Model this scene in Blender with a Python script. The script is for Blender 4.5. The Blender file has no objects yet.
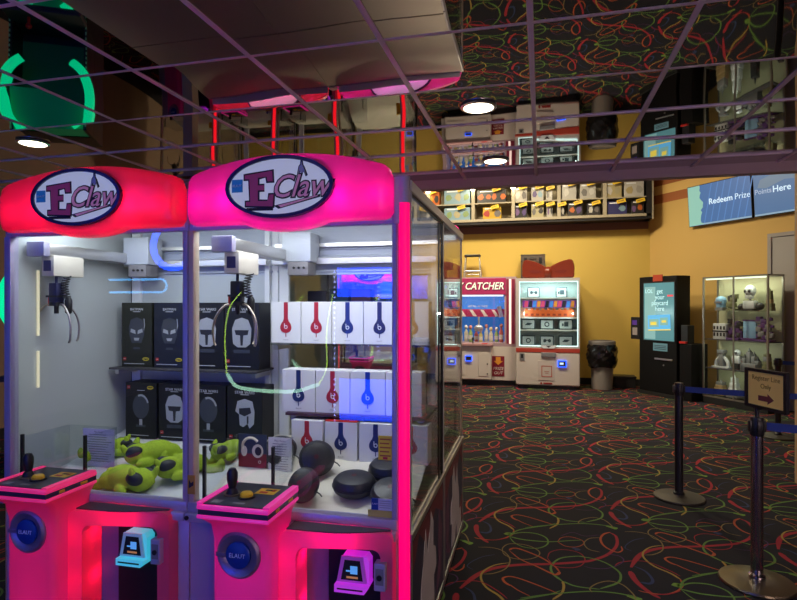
import bpy, bmesh, math, random
from mathutils import Vector, Matrix
PI = math.pi
R_ = math.radians
random.seed(7)
scn = bpy.context.scene
COL = scn.collection

# ------------------------------------------------------------------ materials
MATS = {}
def mat(name, col, rough=.5, metal=0., emit=None, es=0., spec=.5, coat=0., noise=0., nscale=30.):
    if name in MATS: return MATS[name]
    m = bpy.data.materials.new(name); m.use_nodes = True
    nt = m.node_tree; b = nt.nodes['Principled BSDF']
    b.inputs['Base Color'].default_value = (*col, 1)
    b.inputs['Roughness'].default_value = rough
    b.inputs['Metallic'].default_value = metal
    b.inputs['Specular IOR Level'].default_value = spec
    b.inputs['Coat Weight'].default_value = coat
    if emit is not None:
        b.inputs['Emission Color'].default_value = (*emit, 1)
        b.inputs['Emission Strength'].default_value = es
    if noise > 0:
        tc = nt.nodes.new('ShaderNodeTexCoord'); n = nt.nodes.new('ShaderNodeTexNoise')
        n.inputs['Scale'].default_value = nscale; n.inputs['Detail'].default_value = 5
        nt.links.new(tc.outputs['Object'], n.inputs['Vector'])
        r = nt.nodes.new('ShaderNodeMapRange')
        r.inputs['To Min'].default_value = 1 - noise; r.inputs['To Max'].default_value = 1 + noise
        nt.links.new(n.outputs['Fac'], r.inputs['Value'])
        v = nt.nodes.new('ShaderNodeVectorMath'); v.operation = 'SCALE'
        v.inputs[0].default_value = col
        nt.links.new(r.outputs['Result'], v.inputs['Scale'])
        nt.links.new(v.outputs['Vector'], b.inputs['Base Color'])
    MATS[name] = m
    return m

def glass(name, tint=(1, 1, 1), base=.05, rough=.0, power=4.):
    """clear sheet: mostly see-through, mirror-like at grazing angles"""
    if name in MATS: return MATS[name]
    m = bpy.data.materials.new(name); m.use_nodes = True
    nt = m.node_tree; nt.nodes.clear()
    out = nt.nodes.new('ShaderNodeOutputMaterial'); mix = nt.nodes.new('ShaderNodeMixShader')
    t = nt.nodes.new('ShaderNodeBsdfTransparent'); g = nt.nodes.new('ShaderNodeBsdfGlossy')
    t.inputs['Color'].default_value = (*tint, 1); g.inputs['Roughness'].default_value = rough
    lw = nt.nodes.new('ShaderNodeLayerWeight'); p = nt.nodes.new('ShaderNodeMath'); p.operation = 'POWER'
    p.inputs[1].default_value = power
    ma = nt.nodes.new('ShaderNodeMath'); ma.operation = 'MULTIPLY_ADD'
    ma.inputs[1].default_value = .9; ma.inputs[2].default_value = base
    lw.inputs['Blend'].default_value = .5
    nt.links.new(lw.outputs['Facing'], p.inputs[0]); nt.links.new(p.outputs[0], ma.inputs[0])
    nt.links.new(ma.outputs[0], mix.inputs['Fac'])
    nt.links.new(t.outputs[0], mix.inputs[1]); nt.links.new(g.outputs[0], mix.inputs[2])
    nt.links.new(mix.outputs[0], out.inputs['Surface'])
    MATS[name] = m
    return m

def milky(name, col, trans=.55, gloss=.10):
    """translucent moulded plastic, lit by the lamps inside it"""
    if name in MATS: return MATS[name]
    m = bpy.data.materials.new(name); m.use_nodes = True
    nt = m.node_tree; nt.nodes.clear()
    out = nt.nodes.new('ShaderNodeOutputMaterial')
    d = nt.nodes.new('ShaderNodeBsdfDiffuse'); t = nt.nodes.new('ShaderNodeBsdfTranslucent'); g = nt.nodes.new('ShaderNodeBsdfGlossy')
    d.inputs['Color'].default_value = (*col, 1); t.inputs['Color'].default_value = (*col, 1)
    g.inputs['Roughness'].default_value = .32
    m1 = nt.nodes.new('ShaderNodeMixShader'); m2 = nt.nodes.new('ShaderNodeMixShader')
    m1.inputs['Fac'].default_value = trans
    nt.links.new(d.outputs[0], m1.inputs[1]); nt.links.new(t.outputs[0], m1.inputs[2])
    lw = nt.nodes.new('ShaderNodeLayerWeight'); lw.inputs['Blend'].default_value = .25
    ma = nt.nodes.new('ShaderNodeMath'); ma.operation = 'MULTIPLY_ADD'; ma.inputs[1].default_value = .35; ma.inputs[2].default_value = gloss * .4
    nt.links.new(lw.outputs['Facing'], ma.inputs[0]); nt.links.new(ma.outputs[0], m2.inputs['Fac'])
    nt.links.new(m1.outputs[0], m2.inputs[1]); nt.links.new(g.outputs[0], m2.inputs[2])
    nt.links.new(m2.outputs[0], out.inputs['Surface'])
    MATS[name] = m
    return m

def glow(name, col, s):
    return mat(name, tuple(c * .5 for c in col), .4, 0, col, s)

# ------------------------------------------------------------------ mesh helpers
class MB:
    def __init__(s): s.bm = bmesh.new(); s.mi = 0
    def _fin(s, geom, M=None):
        vs = [g for g in geom if isinstance(g, bmesh.types.BMVert)]
        if M is not None:
            for v in vs: v.co = M @ v.co
        fs = set()
        for v in vs:
            for f in v.link_faces: fs.add(f)
        for f in fs: f.material_index = s.mi
        return vs
    def m(s, i): s.mi = i; return s
    def box(s, x0, x1, y0, y1, z0, z1, bev=0, seg=2, M=None):
        r = bmesh.ops.create_cube(s.bm, size=1)
        vs = r['verts']
        for v in vs:
            v.co = Vector(((x0 + x1) / 2 + v.co.x * (x1 - x0), (y0 + y1) / 2 + v.co.y * (y1 - y0), (z0 + z1) / 2 + v.co.z * (z1 - z0)))
        if bev > 0:
            es = list({e for v in vs for e in v.link_edges})
            rb = bmesh.ops.bevel(s.bm, geom=es, offset=bev, segments=seg, affect='EDGES', profile=.5)
            vs = list({v for f in rb['faces'] for v in f.verts} | {v for v in vs if v.is_valid})
        s._fin(vs, M); return s
    def cyl(s, p0, p1, r0, r1=None, n=20, cap=True):
        r1 = r0 if r1 is None else r1
        p0, p1 = Vector(p0), Vector(p1); d = p1 - p0
        M = Matrix.Translation((p0 + p1) / 2) @ d.to_track_quat('Z', 'Y').to_matrix().to_4x4()
        r = bmesh.ops.create_cone(s.bm, cap_ends=cap, cap_tris=False, segments=n, radius1=max(r0, 1e-5), radius2=max(r1, 1e-5), depth=d.length)
        s._fin(r['verts'], M); return s
    def ball(s, c, r, M=None, u=20, v=12):
        rr = (r, r, r) if not hasattr(r, '__len__') else r
        q = bmesh.ops.create_uvsphere(s.bm, u_segments=u, v_segments=v, radius=1)
        T = Matrix.Translation(c) @ (M if M is not None else Matrix.Identity(4)) @ Matrix.Diagonal((*rr, 1))
        s._fin(q['verts'], T); return s
    def lathe(s, prof, c=(0, 0, 0), n=32, M=None, close=False):
        M = M if M is not None else Matrix.Identity(4)
        rings = []
        for r, z in prof:
            rings.append([s.bm.verts.new(M @ Vector((c[0] + r * math.cos(2 * PI * k / n), c[1] + r * math.sin(2 * PI * k / n), c[2] + z))) for k in range(n)])
        for a, b in zip(rings, rings[1:]):
            for k in range(n):
                f = s.bm.faces.new((a[k], a[(k + 1) % n], b[(k + 1) % n], b[k])); f.material_index = s.mi
        for ring, rev in ((rings[0], True), (rings[-1], False)):
            f = s.bm.faces.new(ring[::-1] if rev else ring); f.material_index = s.mi
        return s
    def tube(s, pts, r, n=8, closed=False):
        pts = [Vector(p) for p in pts]; N = len(pts); rings = []
        up = Vector((0, 0, 1)); prev = None
        for i, p in enumerate(pts):
            a = pts[(i - 1) % N] if (closed or i > 0) else p
            b = pts[(i + 1) % N] if (closed or i < N - 1) else p
            t = (b - a).normalized()
            if prev is None:
                ref = up if abs(t.z) < .9 else Vector((1, 0, 0))
                x = t.cross(ref).normalized()
            else:
                x = (prev - t * prev.dot(t)).normalized()
            prev = x; y = t.cross(x)
            rr = r[i] if hasattr(r, '__len__') else r
            rings.append([s.bm.verts.new(p + (x * math.cos(2 * PI * k / n) + y * math.sin(2 * PI * k / n)) * rr) for k in range(n)])
        pairs = list(zip(rings, rings[1:])) + ([(rings[-1], rings[0])] if closed else [])
        for a, b in pairs:
            for k in range(n):
                f = s.bm.faces.new((a[k], b[k], b[(k + 1) % n], a[(k + 1) % n])); f.material_index = s.mi
        if not closed:
            for ring, rev in ((rings[0], False), (rings[-1], True)):
                f = s.bm.faces.new(ring[::-1] if rev else ring); f.material_index = s.mi
        return s
    def prism(s, poly, y0, y1, M=None):
        """polygon in x,z pushed from y0 to y1"""
        M = M if M is not None else Matrix.Identity(4)
        a = [s.bm.verts.new(M @ Vector((x, y0, z))) for x, z in poly]
        b = [s.bm.verts.new(M @ Vector((x, y1, z))) for x, z in poly]
        n = len(poly)
        fs = [s.bm.faces.new(a), s.bm.faces.new(b[::-1])]
        for k in range(n): fs.append(s.bm.faces.new((a[k], b[k], b[(k + 1) % n], a[(k + 1) % n])))
        for f in fs: f.material_index = s.mi
        return s
    def ring(s, outer, inner, y0, y1):
        """frame: outer and inner x,z loops with the same number of points; y0/y1 may be functions of (x,z)"""
        fy = lambda q, x, z: q(x, z) if callable(q) else q
        V = s.bm.verts.new
        L = []
        for lp in (outer, inner):
            for q in (y0, y1):
                L.append([V((x, fy(q, x, z), z)) for x, z in lp])
        n = len(outer); of, ob, nf, nb = L
        for k in range(n):
            j = (k + 1) % n
            for f in ((of[k], of[j], nf[j], nf[k]), (ob[j], ob[k], nb[k], nb[j]), (of[j], of[k], ob[k], ob[j]), (nf[k], nf[j], nb[j], nb[k])):
                s.bm.faces.new(f).material_index = s.mi
        return s
    def text(s, body, size, M, depth=.0015, shear=0., align='CENTER', offset=0., xs=1.):
        cu = bpy.data.curves.new('tmp', 'FONT'); cu.body = body; cu.size = size; cu.extrude = depth
        cu.shear = shear; cu.align_x = align; cu.align_y = 'CENTER'; cu.resolution_u = 3; cu.offset = offset
        o = bpy.data.objects.new('tmp', cu); COL.objects.link(o)
        dg = bpy.context.evaluated_depsgraph_get(); dg.update()
        me = bpy.data.meshes.new_from_object(o.evaluated_get(dg))
        n0 = len(s.bm.verts); s.bm.from_mesh(me); s.bm.verts.ensure_lookup_table()
        # text lies in x,y facing +z: stand it up facing -y
        T = M @ Matrix.Rotation(PI / 2, 4, 'X') @ Matrix.Diagonal((xs, 1, 1, 1))
        s._fin(s.bm.verts[n0:], T)
        bpy.data.objects.remove(o); bpy.data.curves.remove(cu); bpy.data.meshes.remove(me)
        return s
    def obj(s, name, mats, parent=None, smooth=None, loc=(0, 0, 0), rz=0.):
        bmesh.ops.recalc_face_normals(s.bm, faces=s.bm.faces)
        me = bpy.data.meshes.new(name)
        s.bm.to_mesh(me); s.bm.free()
        for m in (mats if isinstance(mats, (list, tuple)) else [mats]): me.materials.append(m)
        if smooth is not None:
            me.polygons.foreach_set('use_smooth', [True] * len(me.polygons))
            me.set_sharp_from_angle(angle=R_(smooth))
        o = bpy.data.objects.new(name, me); COL.objects.link(o)
        o.parent = parent; o.location = loc; o.rotation_euler = (0, 0, rz)
        return o

TR = lambda x, y, z: Matrix.Translation((x, y, z))
def rrect(x0, x1, z0, z1, r, n=6):
    out = []
    for cx, cz, a in ((x1 - r, z1 - r, 0), (x0 + r, z1 - r, 90), (x0 + r, z0 + r, 180), (x1 - r, z0 + r, 270)):
        for k in range(n + 1):
            t = R_(a + 90 * k / n); out.append((cx + r * math.cos(t), cz + r * math.sin(t)))
    return out
def ell(cx, cz, a, b, n=40): return [(cx + a * math.cos(2 * PI * k / n), cz + b * math.sin(2 * PI * k / n)) for k in range(n)]
def catmull(P, n=8, closed=False):
    P = [Vector(p) for p in P]; out = []; N = len(P)
    for i in range(N if closed else N - 1):
        p1, p2 = P[i], P[(i + 1) % N]
        p0 = P[(i - 1) % N] if (closed or i > 0) else p1 * 2 - p2
        p3 = P[(i + 2) % N] if (closed or i < N - 2) else p2 * 2 - p1
        for k in range(n):
            t = k / n
            out.append(.5 * ((2 * p1) + (p2 - p0) * t + (2 * p0 - 5 * p1 + 4 * p2 - p3) * t * t + (3 * p1 - p0 - 3 * p2 + p3) * t ** 3))
    if not closed: out.append(P[-1])
    return out

def tag(o, label, cat, group=None):
    o['label'] = label; o['category'] = cat
    if group: o['group'] = group
    return o
def thing(name, label, cat, loc=(0, 0, 0), rz=0., group=None):
    o = bpy.data.objects.new(name, None); COL.objects.link(o); o.empty_display_size = .1
    o.location = loc; o.rotation_euler = (0, 0, rz)
    return tag(o, label, cat, group)
def struct(o): o['kind'] = 'structure'; return o
def lamp(name, kind, loc, power, col, parent=None, size=.05, rot=(0, 0, 0), sy=None, spread=None, blend=None, ang=None):
    l = bpy.data.lights.new(name, kind); l.energy = power; l.color = col
    if kind == 'AREA':
        l.size = size
        if sy: l.shape = 'RECTANGLE'; l.size_y = sy
        if spread: l.spread = spread
    else: l.shadow_soft_size = size
    if kind == 'SPOT': l.spot_size = ang; l.spot_blend = blend
    o = bpy.data.objects.new(name, l); COL.objects.link(o); o.location = loc; o.rotation_euler = rot; o.parent = parent
    return o
def dup(root, loc, rz, label, group=None):
    def cp(o, parent):
        if o.type == 'LIGHT' and o.name.split('.')[0] in SKIP: return
        c = o.copy(); COL.objects.link(c)
        if parent is not None: c.parent = parent
        for ch in o.children: cp(ch, c)
        return c
    r = cp(root, None); r.location = loc; r.rotation_euler = (0, 0, rz); r['label'] = label
    if group: r['group'] = group
    return r

# the row of claw machines stands turned by one degree to the room
DEL = R_(.95)
def mp(u, v, z=0.): return Vector((u * math.cos(DEL) - v * math.sin(DEL), u * math.sin(DEL) + v * math.cos(DEL), z))

# ------------------------------------------------------------------ palette
M = {
 'lav': mat('frame_purple_lit', (.42, .40, .56), .35, .2),  # pale metal; the purple light falling on it is put into the colour
 'silver': mat('brushed_aluminium', (.62, .61, .60), .3, .9, noise=.08, nscale=60),
 'white': mat('white_paint', (.78, .80, .84), .45),
 'offwhite': mat('off_white_board', (.60, .60, .58), .6, noise=.04, nscale=8),
 'greywall': mat('grey_white_panel', (.50, .54, .56), .45, noise=.03, nscale=5),
 'black': mat('black_plastic', (.012, .012, .014), .4),
 'blackm': mat('black_matt', (.010, .010, .011), .7),
 'dgrey': mat('dark_grey', (.055, .052, .060), .5),
 'grey': mat('mid_grey', (.22, .21, .23), .5),
 'beige': mat('beige_roof', (.78, .69, .54), .6, noise=.05, nscale=6),
 'redp': milky('red_pink_plastic', (.92, .10, .16)),
 'magp': milky('magenta_plastic', (.92, .12, .42)),
 'consL': milky('pink_console_plastic', (.85, .14, .30), .45),
 'consR': milky('hot_pink_console_plastic', (.88, .14, .42), .45),
 'glass': glass('clear_glass', (.97, .985, .98), .040),
 'acryl': glass('acrylic_sheet', (.93, .95, .96), .05),
 'led_pink': glow('pink_light_tube', (1., .0, .15), 1.0),
 'led_red': glow('red_light_tube', (1., .01, .02), 1.4),
 'led_white': glow('white_light_bar', (.85, .93, 1.), 1.6),
 'ink': mat('dark_ink', (.02, .015, .03), .6),
 'blue': mat('deep_blue', (.010, .05, .30), .35),
 'yellow': mat('yellow_plastic', (.80, .50, .02), .35),
 'red': mat('red_plastic', (.55, .02, .015), .4),
}

# ------------------------------------------------------------------ camera
cam = bpy.data.cameras.new('camera'); co = bpy.data.objects.new('camera', cam); COL.objects.link(co)
cam.sensor_width = 36; cam.lens = 565 / 797 * 36; cam.shift_y = 5 / 797
co.location = (0, 0, 1.65); co.rotation_euler = (PI / 2, 0, R_(14.15)); scn.camera = co
cam.clip_start = .02
scn.view_settings.view_transform = 'Standard'; scn.view_settings.look = 'None'
scn.view_settings.gamma = 1; scn.view_settings.use_curve_mapping = False
scn.view_settings.exposure = 0.0
scn.cycles.transparent_max_bounces = 40
scn.cycles.max_bounces = 10
scn.cycles.glossy_bounces = 6
scn.cycles.sample_clamp_indirect = 6
scn.cycles.caustics_reflective = True
w = bpy.data.worlds.new('world'); scn.world = w; w.use_nodes = True
w.node_tree.nodes['Background'].inputs['Color'].default_value = (.10, .085, .10, 1)
w.node_tree.nodes['Background'].inputs['Strength'].default_value = .25

# ------------------------------------------------------------------ the room
CEIL = 2.75; HEAD_Y = 4.94; BACK_Y = 12.4; TOP = 4.75
XL, XR, YF = -7.0, 6.2, -5.0
CARPET = [
    ('red', 0.045, 0.022, [(-0.456, 3.277), (-0.403, 3.415), (-0.346, 3.517), (-0.26, 3.599), (-0.127, 3.669), (0.071, 3.731), (0.247, 3.804), (0.32, 3.846), (0.417, 3.946), (0.479, 4.057), (0.512, 4.164), (0.518, 4.288), (0.486, 4.347)]),
    ('orange', 0.022, 0.012, [(0.487, 4.354), (0.438, 4.305), (0.408, 4.218), (0.412, 4.122), (0.441, 4.057), (0.493, 4.012), (0.53, 4.053), (0.532, 4.119)]),
    ('red', 0.05, 0.028, [(0.536, 3.745), (0.544, 3.654), (0.567, 3.571), (0.608, 3.493), (0.651, 3.44)]),
    ('yellow', 0.012, 0.022, [(0.808, 4.205), (0.722, 4.15), (0.662, 4.055), (0.653, 3.96), (0.694, 3.854), (0.772, 3.777), (0.813, 3.709)]),
    ('orange', 0.018, 0.01, [(0.813, 3.709), (0.809, 3.633), (0.757, 3.547), (0.682, 3.493), (0.586, 3.492), (0.545, 3.506)]),
    ('green', 0.012, 0.022, [(0.277, 3.89), (0.227, 3.883), (0.123, 3.826), (0.065, 3.709), (0.069, 3.6), (0.125, 3.51)]),
    ('green', 0.02, 0.012, [(0.125, 3.51), (0.202, 3.467), (0.332, 3.464)]),
    ('yellow', 0.02, 0.018, [(0.125, 3.51), (0.13, 3.449), (0.114, 3.362), (0.062, 3.276)]),
    ('green', 0.018, 0.012, [(0.794, 3.621), (0.825, 3.686), (0.869, 3.736), (0.956, 3.797), (1.049, 3.855), (1.117, 3.919)]),
    ('orange', 0.022, 0.012, [(-0.175, 3.38), (-0.21, 3.418), (-0.221, 3.466), (-0.169, 3.495), (-0.061, 3.45), (0.108, 3.349)]),
    ('orange', 0.012, 0.008, [(-0.181, 3.395), (-0.127, 3.336), (-0.058, 3.284)]),
    ('orange', 0.022, 0.014, [(-0.207, 3.868), (-0.186, 3.902), (-0.135, 3.902), (-0.003, 3.81), (0.083, 3.7), (0.113, 3.624)]),
    ('orange', 0.03, 0.008, [(0.113, 3.63), (0.098, 3.594), (0.068, 3.592), (-0.028, 3.672), (-0.13, 3.748), (-0.206, 3.861)]),
    ('green', 0.02, 0.01, [(-0.219, 4.096), (-0.2, 4.144), (-0.131, 4.191), (-0.032, 4.194), (0.038, 4.132), (0.043, 4.029), (-0.017, 3.948), (-0.11, 3.941), (-0.179, 4.0), (-0.219, 4.096)]),
    ('green', 0.022, 0.01, [(-0.219, 4.096), (-0.113, 4.065), (0.051, 4.072), (0.187, 4.124), (0.283, 4.158)]),
    ('olive', 0.01, 0.01, [(-0.251, 3.84), (-0.249, 3.906), (-0.205, 3.973), (-0.097, 3.977), (-0.017, 3.909), (-0.016, 3.828), (-0.079, 3.76), (-0.168, 3.747), (-0.228, 3.784), (-0.251, 3.84)]),
    ('orange', 0.008, 0.01, [(0.112, 4.087), (0.141, 4.165), (0.204, 4.195), (0.276, 4.157), (0.286, 4.097), (0.235, 4.031), (0.163, 4.026), (0.112, 4.087)]),
    ('red', 0.008, 0.01, [(0.041, 3.806), (0.061, 3.903), (0.141, 3.965), (0.243, 3.943), (0.277, 3.85), (0.243, 3.746), (0.168, 3.699), (0.083, 3.705), (0.041, 3.806)]),
    ('olive', 0.01, 0.01, [(0.406, 4.232), (0.333, 4.199), (0.29, 4.108), (0.312, 4.014), (0.382, 3.984)]),
    ('red', 0.01, 0.01, [(-0.551, 3.277), (-0.512, 3.332), (-0.422, 3.377), (-0.339, 3.38), (-0.239, 3.296), (-0.183, 3.225)]),
    ('olive', 0.01, 0.012, [(-0.415, 3.864), (-0.321, 3.878), (-0.245, 3.842), (-0.195, 3.731), (-0.211, 3.598), (-0.279, 3.512), (-0.343, 3.483)]),
    ('red', 0.012, 0.01, [(-0.372, 3.993), (-0.291, 4.021), (-0.224, 4.073)]),
    ('blue', 0.014, 0.03, [(0.571, 3.823), (0.622, 3.774), (0.645, 3.705), (0.647, 3.641), (0.622, 3.605), (0.573, 3.61)]),
    ('blue', 0.01, 0.008, [(0.709, 4.301), (0.634, 4.247), (0.577, 4.164), (0.554, 4.092), (0.593, 4.053)]),
    ('purple', 0.008, 0.012, [(0.264, 3.745), (0.31, 3.729), (0.395, 3.745), (0.474, 3.813), (0.519, 3.896), (0.492, 3.956), (0.418, 3.962)]),
    ('blue', 0.03, 0.06, [(0.208, 4.011), (0.233, 3.995), (0.245, 3.975)]),
    ('purple', 0.01, 0.008, [(0.135, 4.192), (0.222, 4.28), (0.302, 4.234), (0.401, 4.277)]),
    ('blob', 0.07, 0.05, [(-0.238, 4.116), (-0.226, 4.145), (-0.211, 4.134)]),
    ('blob', 0.03, 0.06, [(-0.535, 3.945), (-0.498, 3.927), (-0.46, 3.902)]),
    ('green', 0.014, 0.02, [(0.227, 3.883), (0.322, 3.871), (0.404, 3.823), (0.464, 3.726), (0.469, 3.648), (0.438, 3.564), (0.334, 3.469)]),
    ('green', 0.014, 0.016, [(-0.112, 3.248), (0.053, 3.335), (0.221, 3.405), (0.331, 3.435), (0.438, 3.437), (0.541, 3.412)]),
    ('olive', 0.01, 0.012, [(0.284, 3.416), (0.277, 3.462), (0.328, 3.536), (0.4, 3.579), (0.469, 3.547), (0.51, 3.45), (0.517, 3.388)]),
]
def carpet():
    cols = {'red': 1, 'orange': 2, 'yellow': 3, 'green': 4, 'olive': 5, 'blue': 6, 'purple': 7, 'blob': 8}
    b = MB(); bm = b.bm
    vs = [bm.verts.new(p) for p in ((XL, YF, 0), (XR, YF, 0), (XR, 13, 0), (XL, 13, 0))]
    bm.faces.new(vs)
    strokes = []
    for c, w0, w1, pts in CARPET:
        strokes.append((cols[c], w0, w1, catmull([(x, y, 0) for x, y in pts], 5)))
    rows = [(i, j) for i in range(-7, 8) for j in range(-12, 14)]
    for i, j in rows:
        ox, oy = i * 1.005, j * 1.04 + i * .525
        if not (XL + .6 < ox < XR - .9 and -4 < oy + 3.7 < 12.6): continue
        if oy + 3.7 < .8: continue
        for li, (ci, w0, w1, P) in enumerate(strokes):
            n = len(P); prev = None; z = .0004 + .00005 * li
            for k, p in enumerate(P):
                a = P[max(k - 1, 0)]; q = P[min(k + 1, n - 1)]
                d = (q - a); nx, ny = -d.y, d.x; L = math.hypot(nx, ny) or 1
                t = k / (n - 1); wd = (w0 * (1 - t) + w1 * t) * .40
                if t < .08: wd *= .4 + .6 * t / .08
                if t > .92: wd *= .4 + .6 * (1 - t) / .08
                pr = (bm.verts.new((p.x + ox + nx / L * wd, p.y + oy + ny / L * wd, z)), bm.verts.new((p.x + ox - nx / L * wd, p.y + oy - ny / L * wd, z)))
                if prev:
                    f = bm.faces.new((prev[0], prev[1], pr[1], pr[0])); f.material_index = ci
                prev = pr
    base = mat('carpet_black', (.0046, .0040, .0100), 1., noise=.6, nscale=160)
    C = lambda n, c: mat('carpet_' + n, tuple(.86 * q for q in c), .95, noise=.35, nscale=140)
    me = bpy.data.meshes.new('floor')
    for f in bm.faces:
        f.normal_update()
        if f.normal.z < 0: f.normal_flip()
    bm.to_mesh(me); bm.free()
    for m in (base, C('red', (.36, .012, .03)), C('orange', (.46, .085, .025)), C('yellow', (.40, .27, .05)), C('green', (.12, .25, .045)),
              C('olive', (.24, .17, .06)), C('blue', (.022, .04, .13)), C('purple', (.075, .022, .11)), C('blob', (.17, .33, .045))): me.materials.append(m)
    o = bpy.data.objects.new('floor', me); COL.objects.link(o); struct(o)
carpet()

def ceiling():
    b = MB(); bm = b.bm; P = .60; x0, y0 = -.04 - .605 * 12, 2.26 - .6 * 12; N = 6
    random.seed(21)
    nx = 22; ny = 17
    for i in range(nx):
        for j in range(ny):
            xa, ya = x0 + i * .605, y0 + j * P; xb = xa + .605; yb = min(ya + P, HEAD_Y)
            if ya >= HEAD_Y - .01: continue
            s = random.uniform(-.0012, .0042); sx = random.uniform(-.001, .001)
            lift = .0 if ya < 2.8 else (.006 if ya < 3.4 else .0095)   # the far tiles sit a little crooked in the grid
            g = [[None] * (N + 1) for _ in range(N + 1)]
            for a in range(N + 1):
                for c in range(N + 1):
                    p, q = a / N * 2 - 1, c / N * 2 - 1
                    g[a][c] = bm.verts.new((xa + (xb - xa) * a / N, ya + (yb - ya) * c / N, CEIL + s * (1 - .55 * p * p) * (1 - q * q) + sx * p + lift * ((q + 1) / 2) ** 1.3))
            for a in range(N):
                for c in range(N): bm.faces.new((g[a][c], g[a][c + 1], g[a + 1][c + 1], g[a + 1][c]))
    b2 = bm
    me = bpy.data.meshes.new('ceiling')
    for f in bm.faces: f.smooth = True
    bm.to_mesh(me); bm.free()
    me.materials.append(mat('mirror_tile', (.45, .43, .43), .015, 1.0))
    o = bpy.data.objects.new('ceiling', me); COL.objects.link(o); struct(o)
    g = MB()
    for i in range(nx + 1):
        x = x0 + i * .605; g.box(x - .012, x + .012, y0, HEAD_Y, CEIL - .0025, CEIL + .012)
    for j in range(ny):
        y = y0 + j * P
        if y < HEAD_Y: g.box(x0, x0 + nx * .605, y - .010, y + .010, CEIL - .001, CEIL + .011)
    g.obj('ceiling_grid', mat('mauve_grid_bar', (.80, .63, .64), .5, .0), o)
    s = MB(); s.box(x0, x0 + nx * .605, y0, HEAD_Y, CEIL + .03, CEIL + .06); s.obj('ceiling_slab', M['blackm'], o)
    # the drop where the mirror ceiling ends
    h = MB(); h.box(XL, XR, HEAD_Y, HEAD_Y + .10, CEIL - .072, CEIL + .012).box(XL, XR, HEAD_Y, HEAD_Y + .12, CEIL + .012, TOP)
    struct(h.obj('trim_1', mat('mauve_header', (.46, .31, .29), .6)))
ceiling()

wall_y = mat('yellow_wall', (.66, .46, .10), .75, noise=.03, nscale=3)
brown = mat('brown_band', (.20, .085, .06), .7)
b = MB(); b.box(XL, 2.17, BACK_Y, BACK_Y + .1, 0, TOP); struct(b.obj('wall_back', wall_y))
b = MB(); b.box(-3.2, 2.12, BACK_Y - .012, BACK_Y, 3.2, 3.39); struct(b.obj('trim_2', brown))
b = MB(); b.box(-6.9, 2.12, BACK_Y - .015, BACK_Y, 0, .13); struct(b.obj('baseboard_back', M['blackm']))

# the slanted wall: stripes near its top
def slant_mat():
    m = bpy.data.materials.new('striped_yellow_wall'); m.use_nodes = True; nt = m.node_tree; p = nt.nodes['Principled BSDF']
    p.inputs['Roughness'].default_value = .75
    tc = nt.nodes.new('ShaderNodeTexCoord'); sp = nt.nodes.new('ShaderNodeSeparateXYZ'); mr = nt.nodes.new('ShaderNodeMath'); mr.operation = 'DIVIDE'
    mr.inputs[1].default_value = 5.
    cr = nt.nodes.new('ShaderNodeValToRGB'); cr.color_ramp.interpolation = 'CONSTANT'
    e = cr.color_ramp.elements; yel = (.62, .40, .12, 1); org = (.38, .12, .035, 1); lt = (.78, .50, .16, 1)
    e[0].position = 0; e[0].color = yel; e[1].position = 3.66 / 5; e[1].color = org
    for pos, c in ((3.84 / 5, lt), (4.02 / 5, org), (4.3 / 5, lt)):
        k = e.new(pos); k.color = c
    nt.links.new(tc.outputs['Object'], sp.inputs[0]); nt.links.new(sp.outputs['Z'], mr.inputs[0]); nt.links.new(mr.outputs[0], cr.inputs[0])
    nt.links.new(cr.outputs[0], p.inputs['Base Color'])
    return m
SA = math.atan2(-.816, .578)
SP0 = Vector((2.15, 12.4, 0))
def sl(L, off=0., z=0.): return Vector((2.15 + .578 * L - .816 * off, 12.4 - .816 * L - .578 * off, z))   # along the slanted wall, out into the room
b = MB(); b.box(-.06, 8.2, 0, .1, 0, TOP); struct(b.obj('wall_slanted', slant_mat(), None, None, SP0, SA))
b = MB(); b.box(.02, 2.45, -.015, 0, 0, .13); b.box(3.75, 5.5, -.015, 0, 0, .13); struct(b.obj('baseboard_slanted', M['blackm'], None, None, SP0, SA))
# grey doorway at the right
b = MB(); b.box(2.56, 3.70, -.03, -.001, 0.0, 2.74, .004)
d = struct(b.obj('door_1', mat('grey_door', (.36, .34, .33), .6), None, None, SP0, SA))
b = MB(); b.box(2.50, 2.56, -.05, 0, 0, 2.80).box(3.70, 3.76, -.05, 0, 0, 2.80).box(2.56, 3.70, -.05, 0, 2.74, 2.80); b.obj('door_frame', mat('tan_frame', (.33, .30, .29), .6), d)
b = MB(); b.box(3.58, 3.66, -.06, -.03, 1.0, 1.2, .006).cyl((3.62, -.06, 1.1), (3.62, -.10, 1.1), .02); b.obj('door_handle', M['silver'], d)
# near wall end at the right edge
b = MB(); b.box(2.29, XR, 5.873, 6.0, 0, TOP); struct(b.obj('wall_right', mat('tan_wall', (.52, .36, .19), .7)))
b = MB(); b.box(2.278, XR, 5.855, 5.873, 0, .11); struct(b.obj('baseboard_right', M['blackm']))
# dark walls round the games room
dk = mat('dark_games_wall', (.045, .038, .05), .8)
b = MB(); b.box(XL - .1, XL, YF, BACK_Y + .1, 0, TOP); struct(b.obj('wall_left', mat('tan_side_wall', (.30, .20, .13), .8)))
b = MB(); b.box(XL, XR, YF - .1, YF, 0, TOP); struct(b.obj('wall_front', dk))
b = MB(); b.box(XR, XR + .1, YF, 6.0, 0, TOP); struct(b.obj('wall_side', dk))
b = MB(); b.box(XL, 6.9, HEAD_Y + .12, BACK_Y + .1, TOP, TOP + .08); struct(b.obj('ceiling_upper', mat('upper_ceiling', (.45, .38, .30), .8)))
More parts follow.
